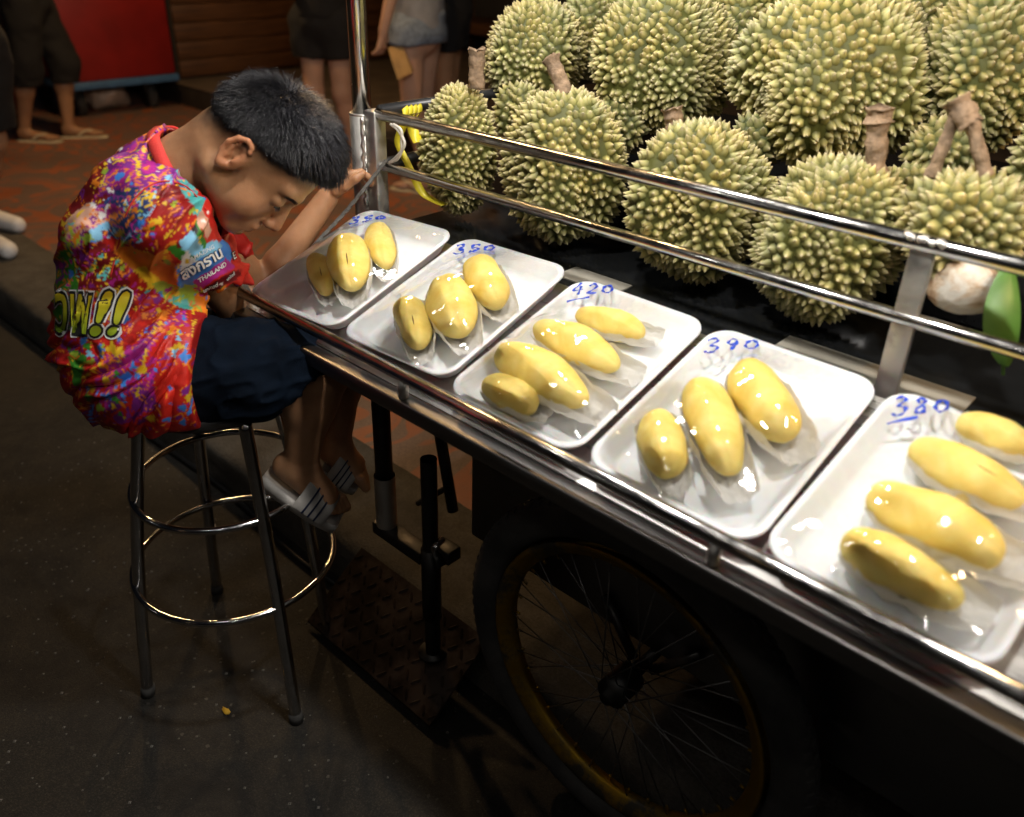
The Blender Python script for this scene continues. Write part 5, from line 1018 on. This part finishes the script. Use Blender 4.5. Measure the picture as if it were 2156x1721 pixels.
splats((200, 290, 390, 470), 34, 2, 10, ['y', 'y', 'y', 'o', 'm', 'lb', 'b', 'lg', 'w'], nsl, 1); splats((200, 420, 330, 520), 22, 2, 11, ['b', 'lb', 'o', 'y', 'w', 'n'], nsl, 2)
splats((130, 470, 320, 640), 46, 1.5, 10, ['y', 'lg', 'b', 'm', 'g'], nsl, 3); splats((360, 380, 470, 540), 22, 3, 11, ['lb', 't', 'y', 'b', 'lg'], nsl, 4)
splats((180, 650, 395, 880), 62, 2, 11, ['b', 'b', 'b', 'y', 'y', 'lb'], nsl, 5, 0.3); splats((160, 700, 260, 860), 26, 3, 12, ['y', 'g', 'o', 'b', 'lg'], nsl, 6); splats((330, 640, 400, 730), 14, 3, 12, ['b', 'y', 'o', 'm'], nsl, 7)
splats((300, 600, 480, 690), 34, 2, 8, ['lg', 'y', 't', 'b', 'm', 'o', 'g'], slv, 8); splats((270, 480, 380, 620), 26, 1.5, 6, ['y', 'lg', 'y', 'dr'], slv, 9); splats((345, 445, 430, 520), 22, 1.5, 4.5, ['w', 'y', 's', 'o', 'g', 'lb'], slv, 10); splats((440, 590, 520, 650), 14, 2, 6, ['o', 'r', 'b', 'w'], slv, 11)
splats((420, 430, 500, 570), 16, 2, 8, ['b', 'o', 'w', 'g', 'r'], nsl, 12)
me = np_mesh(V, F); color_attr(me, np.clip(C, 0, 1)); shirt = obj('shirt', me, M['shirt'], boy); shirt['label'] = 'red short-sleeved shirt covered in bright paint-splash print and lettering'
# sleeve seam, sleeve hem and collar
bvs = BVHTree.FromPolygons([tuple(p) for p in V], [tuple(q) for q in F.tolist()])
def onto(u, v_, off):
    k = np.linalg.solve(np.stack([JX[0], JX[1], VD]), np.array([u - S0[0], v_ - S0[1], 0.0])); o_ = SO + k - VD * 0.6; hit = bvs.ray_cast(Vector(o_), Vector(VD))
    return None if hit[0] is None else np.array(hit[0]) + (np.array(hit[1]) if (np.array(hit[1]) @ VD) < 0 else -np.array(hit[1])) * off
cl = [J(338, 269, 0.045), J(322, 288, 0.0), J(334, 325, -0.04), J(356, 368, -0.062), J(385, 418, -0.065), J(412, 462, -0.045), J(440, 500, 0.0), J(468, 505, 0.05), J(478, 450, 0.09), J(455, 380, 0.11), J(420, 320, 0.115), J(385, 288, 0.10), J(358, 270, 0.08)]
def collar(P, w, th):
    P = spline(P + [P[0]], 8)[:-1]; n_ = len(P); c_ = sum(P) / n_; V_ = []; F_ = []
    for i, p in enumerate(P):
        t_ = P[(i + 1) % n_] - P[i - 1]; t_ /= np.linalg.norm(t_); out = p - c_; out -= t_ * (out @ t_); out /= np.linalg.norm(out); bi = np.cross(t_, out); bi = bi if bi @ nk > 0 else -bi; wdir = bi * 0.75 - out * 0.35; wdir /= np.linalg.norm(wdir); nn = np.cross(t_, wdir)
        for s, q in ((-1, -1), (0, -1.25), (1, -1), (1, 1), (0, 1.25), (-1, 1)): V_.append(p + wdir * w / 2 * s + nn * th / 2 * q)
    for i in range(n_):
        j = (i + 1) % n_
        for k in range(6): F_.append((i * 6 + k, i * 6 + (k + 1) % 6, j * 6 + (k + 1) % 6, j * 6 + k))
    return mesh(V_, F_)
obj('collar', collar(cl, 0.021, 0.005), M['collar'], shirt)
sm = [p for p in (onto(u, v_, 0.0012) for u, v_ in ((238, 585), (256, 520), (272, 465), (300, 425), (340, 405), (385, 415), (420, 455))) if p is not None]
if len(sm) > 3: tube_obj('sleeve_seam', spline(sm, 6), 0.0014, M['collar'], shirt, 8)
# lettering
def lettering(txt, P0, size, ang, layers, shear=0.0, sx=1.0, grad=None):
    for off, m_, grow in layers:
        cu = bpy.data.curves.new('t', 'FONT'); cu.body = txt; cu.size = 1.0; cu.offset = grow; cu.shear = shear; cu.resolution_u = 3
        to = bpy.data.objects.new('t', cu); COL.objects.link(to); dg = bpy.context.evaluated_depsgraph_get(); me = bpy.data.meshes.new_from_object(to.evaluated_get(dg)); bpy.data.objects.remove(to)
        bm = bmesh.new(); bm.from_mesh(me); bmesh.ops.triangulate(bm, faces=bm.faces[:]); bmesh.ops.subdivide_edges(bm, edges=[e for e in bm.edges if e.calc_length() > 0.18], cuts=2, use_grid_fill=True); bmesh.ops.triangulate(bm, faces=bm.faces[:])
        bad = []; c_, s_ = math.cos(ang), math.sin(ang)
        for v__ in bm.verts:
            x, y = v__.co.x * size * sx, v__.co.y * size; p = onto(P0[0] + x * c_ + y * s_, P0[1] + x * s_ - y * c_, off)
            if p is None: bad.append(v__)
            else: v__.co = Vector(p)
        bmesh.ops.delete(bm, geom=bad, context='VERTS'); bm.to_mesh(me); bm.free()
        if len(me.polygons) == 0: continue
        o_ = obj('lettering', me, None, shirt, False); me.materials.clear(); me.materials.append(m_)
b = NB('yellow_green_letters'); v__ = b.coord(); sx_ = b.n('ShaderNodeSeparateXYZ'); b.l(v__, sx_.inputs[0]); b.set(Base_Color=b.ramp(sx_.outputs['Z'], [(0.86, (0.10, 0.33, 0.02)), (0.92, (0.42, 0.46, 0.02)), (0.965, (0.75, 0.55, 0.02))]), Roughness=0.5); M['yglet'] = b.m
lettering('วพ', (124, 692), 136, 0.02, [(0.0016, M['white'], 0.075), (0.0024, M['blackprint'], 0.055), (0.0032, M['yglet'], 0.012)], 0.12, 0.46); lettering('!!', (190, 694), 122, 0.04, [(0.0016, M['white'], 0.085), (0.0024, M['blackprint'], 0.06), (0.0032, M['yglet'], 0.025)], 0.3, 1.0)
lettering('AMAZING', (392, 552), 11.7, -0.49, [(0.0022, M['white'], 0.01)], 0.1, 1.05); lettering('สงกราน', (379, 588), 30, -0.52, [(0.0020, M['stripe'], 0.06), (0.0028, M['white'], 0.03)], 0.0, 1.0); lettering('THAILAND', (413, 594), 13, -0.54, [(0.0022, M['white'], 0.03)], 0.1, 1.05)
lettering('united', (424, 614), 13, -0.43, [(0.0020, M['blackprint'], 0.06), (0.0028, M['white'], 0.02)], 0.2, 1.0); lettering('united', (473, 590), 9.5, -0.66, [(0.0020, M['blackprint'], 0.06), (0.0028, M['white'], 0.02)], 0.2, 0.9); lettering('E', (488, 548), 22, -0.5, [(0.0016, M['blackprint'], 0.06), (0.0024, M['white'], 0.0)], 0.2, 1.0)

# ------------------------------------------------------------------ shorts
Fp = Field(np.array([-1.72, 0.40, 0.56]), np.array([-1.00, 1.06, 1.0]), 0.0040)
tN = knN - hipN; tN /= np.linalg.norm(tN); tF = knF - hipF; tF /= np.linalg.norm(tF)
Fp.cap(J(310, 785, 0.0), J(330, 765, 0.0), 0.085, 0.085, 0.03, sq=0.80)
Fp.chain([hipN, J(425, 778, -0.07), J(520, 782, -0.065), knN + tN * 0.06], [0.078, 0.091, 0.089, 0.074], 0.02); Fp.chain([hipF, knF + tF * 0.05], [0.098, 0.074], 0.03)
def cut_half(Fd, p, n):
    n = n / np.linalg.norm(n); sl, X, Y, Z = Fd.block(Fd.lo, Fd.lo + Fd.h * (Fd.n - 1)); return (X - p[0]) * n[0] + (Y - p[1]) * n[1] + (Z - p[2]) * n[2]
inner = Fp.D + 0.009; Fp.D = np.maximum(Fp.D, -inner); Fp.D = np.maximum(Fp.D, cut_half(Fp, J(655, 810, -0.04), tN + camdir(0, -0.15, 0)))
V, F = Fp.mesh(3); Nn = vnormals(V, F); uv2 = side_uv(V)
fo_ = 0.006 * vnoise(np.stack([(uv2[:, 0] * 0.9 + uv2[:, 1] * 0.4) / 60, (uv2[:, 1] * 0.9 - uv2[:, 0] * 0.4) / 30, V[:, 1] * 5], -1)) + 0.008 * (1 - np.abs(vnoise(np.stack([uv2[:, 0] / 70 + 9, uv2[:, 1] / 24 + uv2[:, 0] / 120, V[:, 0] * 3], -1)))) ** 4
V = V + Nn * fo_[:, None]; shorts = obj('shorts', np_mesh(V, F), M['denim'], boy); shorts['label'] = 'loose dark navy cotton shorts'
dc = J(705, 805, -0.055); tube_obj('drawcord', [dc, dc + np.array([-0.02, -0.012, -0.006])], 0.003, M['cord'], shorts, 8)

# ------------------------------------------------------------------ slippers
for si, (heel, fd, up, sd, L) in enumerate(feetdat):
    tot = L * 1.16; V_ = []; F_ = []; n_ = 24; out = []
    for k in range(n_ + 1):
        t_ = k / n_; w_ = (0.035 + 0.011 * t_) * math.sin(math.pi * min(max(0.06 + 0.88 * t_, 0), 1)) ** 0.35; bowz = 0.004 * math.sin(math.pi * t_) + 0.010 * max(0, t_ - 0.8)
        c_ = heel + fd * (-0.022 + tot * t_) + up * (-0.016 + bowz); h_ = 0.026 - 0.008 * t_
        for a_, z_ in ((-1, 0.004), (-1.04, -0.4 * h_), (-0.93, -h_), (0.93, -h_), (1.04, -0.4 * h_), (1, 0.004), (0.9, 0.0), (-0.9, 0.0)): V_.append(c_ + sd * w_ * a_ + up * z_)
    for k in range(n_):
        for j in range(8): F_.append((k * 8 + j, k * 8 + (j + 1) % 8, k * 8 + 8 + (j + 1) % 8, k * 8 + 8 + j))
    F_ += [tuple(range(7, -1, -1)), tuple(n_ * 8 + j for j in range(8))]
    sp_o = obj('slipper', mesh(V_, F_), M['slipper'], boy)
    def strap(t0, t1, rad_k, th):
        V_ = []; F_ = []; nn_, mm = 22, 6
        for i in range(nn_ + 1):
            a_ = math.pi * (-0.06 + 1.12 * i / nn_)
            for j in range(mm + 1):
                t_ = t0 + (t1 - t0) * j / mm; wd = 0.047; ht = (0.054 - 0.052 * (t_ - 0.40)) ; c_ = heel + fd * L * t_ + up * (-0.012)
                for q in (0, th): V_.append(c_ + sd * (wd * rad_k + q) * math.cos(a_) + up * (ht * rad_k + q) * (abs(math.sin(a_)) ** 0.8 if math.sin(a_) > 0 else math.sin(a_) * 0.3))
        M_ = (mm + 1) * 2
        for i in range(nn_):
            for j in range(mm): b0 = i * M_ + 2 * j; F_ += [(b0 + 1, b0 + 3, b0 + 3 + M_, b0 + 1 + M_), (b0, b0 + M_, b0 + 2 + M_, b0 + 2)]
            F_ += [(i * M_, i * M_ + 1, i * M_ + 1 + M_, i * M_ + M_), (i * M_ + 2 * mm, i * M_ + 2 * mm + M_, i * M_ + 2 * mm + 1 + M_, i * M_ + 2 * mm + 1)]
        return mesh(V_, F_)
    st_o = obj('strap', strap(0.36, 0.82, 1.0, 0.0045), M['slipper'], sp_o)
    for t0 in (0.50, 0.59, 0.68): obj('stripe', strap(t0, t0 + 0.025, 1.0 + 0.11, 0.0014), M['stripe'], st_o)
tag(boy, 'boy in a bright splash-print shirt slumped on the bar stool, head bowed against his arm', 'person')

# ================================================================== PEDESTRIANS
def pedestrian(base, face, H, feet, knees, hemz, shorts_m, top_m, skin_m, label, arms, shoe, grip=None):
    base = np.asarray(base, float); root = empty('person', tuple(base)); f = np.array([math.cos(face), math.sin(face), 0]); s = np.array([-f[1], f[0], 0]); u = np.array([0, 0, 1.0]); k = H / 1.7
    W = lambda a, b2, c: base + f * a + s * b2 + u * c
    lo = base + np.array([-0.55, -0.55, -0.01]); hi = base + np.array([0.55, 0.55, H + 0.06]); Fd = Field(lo, hi, 0.0075); hip = 0.88 * k
    Fd.chain([W(0, 0, hip), W(0, 0, 1.12 * k), W(0, 0, 1.34 * k)], [0.125, 0.115, 0.125], 0.05); Fd.cap(W(0, -0.14, 1.36 * k), W(0, 0.14, 1.36 * k), 0.06, 0.06, 0.05); Fd.cap(W(0, 0, 1.38 * k), W(0.02, 0, 1.50 * k), 0.055, 0.052, 0.03)
    Fd.ell(W(0.02, 0, 1.60 * k), np.stack([f, s, u]), (0.095, 0.075, 0.115), 0.02); Fd.cap(W(0.10, 0, 1.60 * k), W(0.118, 0, 1.575 * k), 0.012, 0.014, 0.015); Fd.cap(W(0.07, 0, 1.50 * k), W(0.085, 0, 1.52 * k), 0.03, 0.03, 0.02)
    for sd in (-1, 1): Fd.ell(W(0.01, sd * 0.076, 1.595 * k), np.stack([f, s, u]), (0.02, 0.012, 0.03), 0.006)
    so = []
    for i, sd in enumerate((-1, 1)):
        hp = W(0, sd * 0.085, hip); kn = W(knees[i][0], sd * 0.085, knees[i][1]); an = W(feet[i][0] - 0.02, feet[i][1], feet[i][2] + 0.075); toe = W(feet[i][0] + 0.16, feet[i][1] + sd * 0.02, feet[i][2] + 0.022)
        Fd.chain([hp, kn], [0.088, 0.057], 0.03); Fd.chain([kn, kn * 0.66 + an * 0.34 - f * 0.012, an], [0.054, 0.055, 0.035], 0.03); Fd.cap(an - u * 0.03 - f * 0.02, toe, 0.034, 0.022, 0.03); Fd.cap(toe - f * 0.03 + s * 0.02, toe + f * 0.025 + s * 0.018, 0.02, 0.014, 0.01); Fd.cap(toe - f * 0.03 - s * 0.02, toe + f * 0.015 - s * 0.02, 0.018, 0.013, 0.01); so.append((an, toe))
    for sd, (el, wr, tip) in zip((-1, 1), arms):
        sh_ = W(0, sd * 0.165, 1.36 * k); Fd.chain([sh_, W(*el), W(*wr)], [0.046, 0.038, 0.026], 0.015); w_, t_ = W(*wr), W(*tip); d = t_ - w_; L = np.linalg.norm(d); d /= L; a_ = np.cross(d, f); a_ /= np.linalg.norm(a_) + 1e-9; n_ = np.cross(a_, d)
        for q in (-0.5, 0, 0.5): Fd.cap(w_, w_ + d * L * 0.55 + a_ * q * 0.05, 0.018, 0.014, 0.012)
        for q, ln in ((0.034, 0.42), (0.012, 0.46), (-0.011, 0.43), (-0.032, 0.34)):
            p = w_ + d * L * 0.52 + a_ * q; p1 = p + (d * 0.9 + n_ * 0.35) * ln * L * 0.55; p2 = p1 + (d * 0.5 + n_ * 0.85) * ln * L * 0.5; Fd.chain([p, p1, p2], [0.0105, 0.0098, 0.0085], 0.004)
        Fd.chain([w_ + d * L * 0.12 + a_ * 0.03, w_ + d * L * 0.4 + a_ * 0.055 + n_ * 0.01, w_ + d * L * 0.62 + a_ * 0.045 + n_ * 0.03], [0.014, 0.0115, 0.009], 0.008)
    V, F = Fd.mesh(2); obj('body', np_mesh(V, F), skin_m, root)
    Fc = Field(lo, hi, 0.011); Fc.cap(W(0, 0, hip + 0.0), W(0, 0, 1.02 * k), 0.15, 0.145, 0.04)
    for i, sd in enumerate((-1, 1)):
        hp = W(0, sd * 0.09, hip); kn = W(knees[i][0], sd * 0.095, knees[i][1]); an = so[i][0]; Fc.chain([hp, kn, kn * 0.6 + an * 0.4], [0.118, 0.098, 0.09], 0.03)
    D0 = Fc.D.copy(); Fc.D = np.maximum(Fc.D, -(D0 + 0.02)); zz = (Fc.lo[2] + Fc.h * np.arange(Fc.n[2]))[None, None, :]; Fc.D = np.maximum(Fc.D, np.maximum((base[2] + hemz) - zz, zz - (base[2] + 1.0 * k)).astype(np.float32)); V, F = Fc.mesh(2)
    V = V + vnormals(V, F) * (0.012 * fbm(V * 9, 2))[:, None]; obj('shorts', np_mesh(V, F), shorts_m, root)
    Ft = Field(lo, hi, 0.012); Ft.chain([W(0, 0, 0.93 * k), W(0, 0, 1.12 * k), W(0, 0, 1.32 * k)], [0.155, 0.145, 0.145], 0.04); Ft.cap(W(0, -0.15, 1.36 * k), W(0, 0.15, 1.36 * k), 0.075, 0.075, 0.04)
    for sd, (el, wr, tip) in zip((-1, 1), arms): a0 = W(0, sd * 0.165, 1.36 * k); Ft.cap(a0, a0 * 0.4 + W(*el) * 0.6, 0.068, 0.06, 0.02)
    Ft.D = np.maximum(Ft.D, np.maximum((base[2] + 0.90 * k) - zz[:, :, :1] * 0 - (Ft.lo[2] + Ft.h * np.arange(Ft.n[2]))[None, None, :], -1).astype(np.float32)); Ft.cap(W(0.02, 0, 1.42 * k), W(0.02, 0, 1.55 * k), 0.065, 0.09, 0.01, 'sub'); V, F = Ft.mesh(2); V = V + vnormals(V, F) * (0.010 * fbm(V * 8, 2))[:, None]; obj('top', np_mesh(V, F), top_m, root)
    Fh = Field(W(0, 0, 1.6 * k) - 0.17, W(0, 0, 1.6 * k) + 0.17, 0.009); Fh.ell(W(0.0, 0, 1.625 * k), np.stack([f, s, u]), (0.108, 0.09, 0.112), 0.01); Fh.ell(W(0.13, 0, 1.57 * k), np.stack([f, s, u]), (0.09, 0.12, 0.09), 0.01, 'sub'); V, F = Fh.mesh(2); obj('hair', np_mesh(V, F), M['hair'], root)
    for an, toe in so:
        d = toe - an; d[2] = 0; L = np.linalg.norm(d); d /= L; sd_ = np.array([-d[1], d[0], 0]); z0 = toe[2] - 0.022; V_ = []; F_ = []; n_ = 14
        if shoe == 'flip':
            for k_ in range(n_ + 1):
                t_ = k_ / n_; w_ = 0.047 * math.sin(math.pi * (0.05 + 0.9 * t_)) ** 0.35; c_ = an * 1.0 + d * (-0.065 + (L + 0.125) * t_); c_[2] = z0
                for a_, z_ in ((-1, 0.002), (-1, 0.016), (1, 0.016), (1, 0.002)): V_.append(c_ + sd_ * a_ * w_ + u * (z_ - 0.012))
            for k_ in range(n_): F_ += [(k_ * 4 + j, k_ * 4 + (j + 1) % 4, k_ * 4 + 4 + (j + 1) % 4, k_ * 4 + 4 + j) for j in range(4)]
            F_ += [(3, 2, 1, 0), tuple(n_ * 4 + j for j in range(4))]; so_ = obj('flip_flop', mesh(V_, F_), M['flip'], root)
            for q in (-1, 1): tube_obj('thong', spline([an + d * (L * 0.3) + sd_ * q * 0.042 + u * (z0 - an[2] + 0.008), an + d * (L * 0.6) + sd_ * q * 0.024 + u * (z0 - an[2] + 0.045), an + d * (L * 0.98) + u * (z0 - an[2] + 0.036)], 6), 0.006, M['flip'], so_, 8)
        else:
            Fx = Field(np.minimum(an, toe) - 0.13, np.maximum(an, toe) + 0.13, 0.007); a0 = an.copy(); a0[2] = z0 + 0.045; t0 = toe.copy(); t0[2] = z0 + 0.032; Fx.cap(a0 - d * 0.03, t0 + d * 0.02, 0.046, 0.036, 0.02); Fx.cap(a0 - d * 0.005, a0 + u * 0.055, 0.046, 0.048, 0.02); Fx.cap(a0 - d * 0.03 + sd_ * 0.01, t0 + sd_ * 0.014, 0.042, 0.034, 0.02)
            Fx.D = np.maximum(Fx.D, (z0 - 0.006 - (Fx.lo[2] + Fx.h * np.arange(Fx.n[2])))[None, None, :].astype(np.float32)); V, F = Fx.mesh(2); so_ = obj('shoe', np_mesh(V, F), shoe, root)
            obj('shoe_band', mesh(*tube(ring_pts(tuple(a0 + u * 0.066), 0.049, 28), 0.009, 8, closed=True)), M['blackcloth'], so_)
    tag(root, label, 'person'); return root
A0 = [((-0.02, -0.23, 1.12), (0.18, -0.16, 1.16), (0.28, -0.10, 1.22)), ((-0.02, 0.23, 1.12), (0.18, 0.16, 1.16), (0.28, 0.10, 1.22))]
fa = math.atan2(0.674, 0.739)
# walking man: near leg behind, other leg forward
pc = (at_z(70, 292, 0.132) + at_z(168, 292, 0.132)) / 2; d_ = float(np.linalg.norm(at_z(168, 292, 0.132) - at_z(70, 292, 0.132))) / 2
pedestrian(pc, fa + 0.1, 1.70, ((-d_ + 0.0, -0.06, 0.0), (d_ - 0.06, 0.06, 0.0)), ((-0.05, 0.46), (0.12, 0.47)), 0.36, M['blackcloth'], M['blackcloth'], M['skin3'], 'walking person in long black shorts and pale flip-flops beside the red trolley', A0, 'flip')
pc = at_z(703, 352, 0.132); pedestrian(pc, -1.0, 1.66, ((0, -0.075, 0), (-0.05, 0.13, 0)), ((0.02, 0.46), (0.0, 0.46)), 0.65, M['blackcloth'], M['blackcloth'], M['skin2'], 'standing person in short black shorts behind the cart pole', A0, 'flip')
pc = at_z(888, 392, 0.132); A1 = [((0.03, -0.22, 1.08), (0.10, -0.21, 0.90), (0.13, -0.20, 0.765)), ((0.0, 0.22, 1.10), (0.05, 0.26, 0.88), (0.08, 0.26, 0.72))]
fp3 = fa + math.pi - 0.45; pedestrian(pc, fp3, 1.64, ((-0.02, -0.07, 0), (-0.08, 0.09, 0)), ((0.03, 0.47), (0.0, 0.46)), 0.80, M['lightdenim'], M['greytee'], M['skin2'], 'standing person in faded denim shorts holding a paper bag', [A1[1], A1[0]][::-1], 'flip')
pc = at_z(22, 512, 0.132); pedestrian(pc, fa - 0.5, 1.68, ((0, -0.10, 0), (-0.30, 0.10, 0.0)), ((0.03, 0.46), (-0.08, 0.45)), 0.50, M['blackcloth'], M['greytee'], M['skin3'], 'person in white sneakers at the edge of the pavement', A0, M['white'])
pc = at_z(935, 372, 0.132); pedestrian(pc + FW * 0.35, fa + math.pi - 0.2, 1.70, ((-0.02, -0.08, 0), (-0.08, 0.09, 0)), ((0.02, 0.47), (0.0, 0.46)), 0.70, M['blackcloth'], M['blackcloth'], M['skin3'], 'person in black shorts half hidden behind the one in denim shorts', A0, 'flip')
# paper bag hanging from the hand
bt = (at_z(888, 392, 0.132)); kb = depth(bt + np.array([0, 0, 0.72])) - 0.17
def atk(x, y): return CAM + ray(x, y) * kb
q = [atk(817, 100), atk(846, 94), atk(869, 151), atk(838, 166)]; nb = FW * 0.035; ctr = sum(q) / 4
V = [p - nb * w for p, w in zip(q, (0.3, 0.3, 1, 1))] + [p + nb * w for p, w in zip(q, (0.3, 0.3, 1, 1))]
bm = bmesh.new(); vs = [bm.verts.new(p) for p in V]
for f_ in ((0, 3, 2, 1), (4, 5, 6, 7), (0, 1, 5, 4), (1, 2, 6, 5), (2, 3, 7, 6), (3, 0, 4, 7)): bm.faces.new([vs[i] for i in f_])
bmesh.ops.subdivide_edges(bm, edges=bm.edges[:], cuts=6, use_grid_fill=True)
for v_ in bm.verts: v_.co += Vector(nb / 0.035) * 0.010 * float(fbm(np.array([np.array(v_.co) * 16]))[0])
me = bpy.data.meshes.new('bag'); bm.to_mesh(me); bm.free(); tag(obj('paper_bag', me, M['kraft'], None, False), 'crumpled brown paper bag held by the person in denim shorts', 'bag')
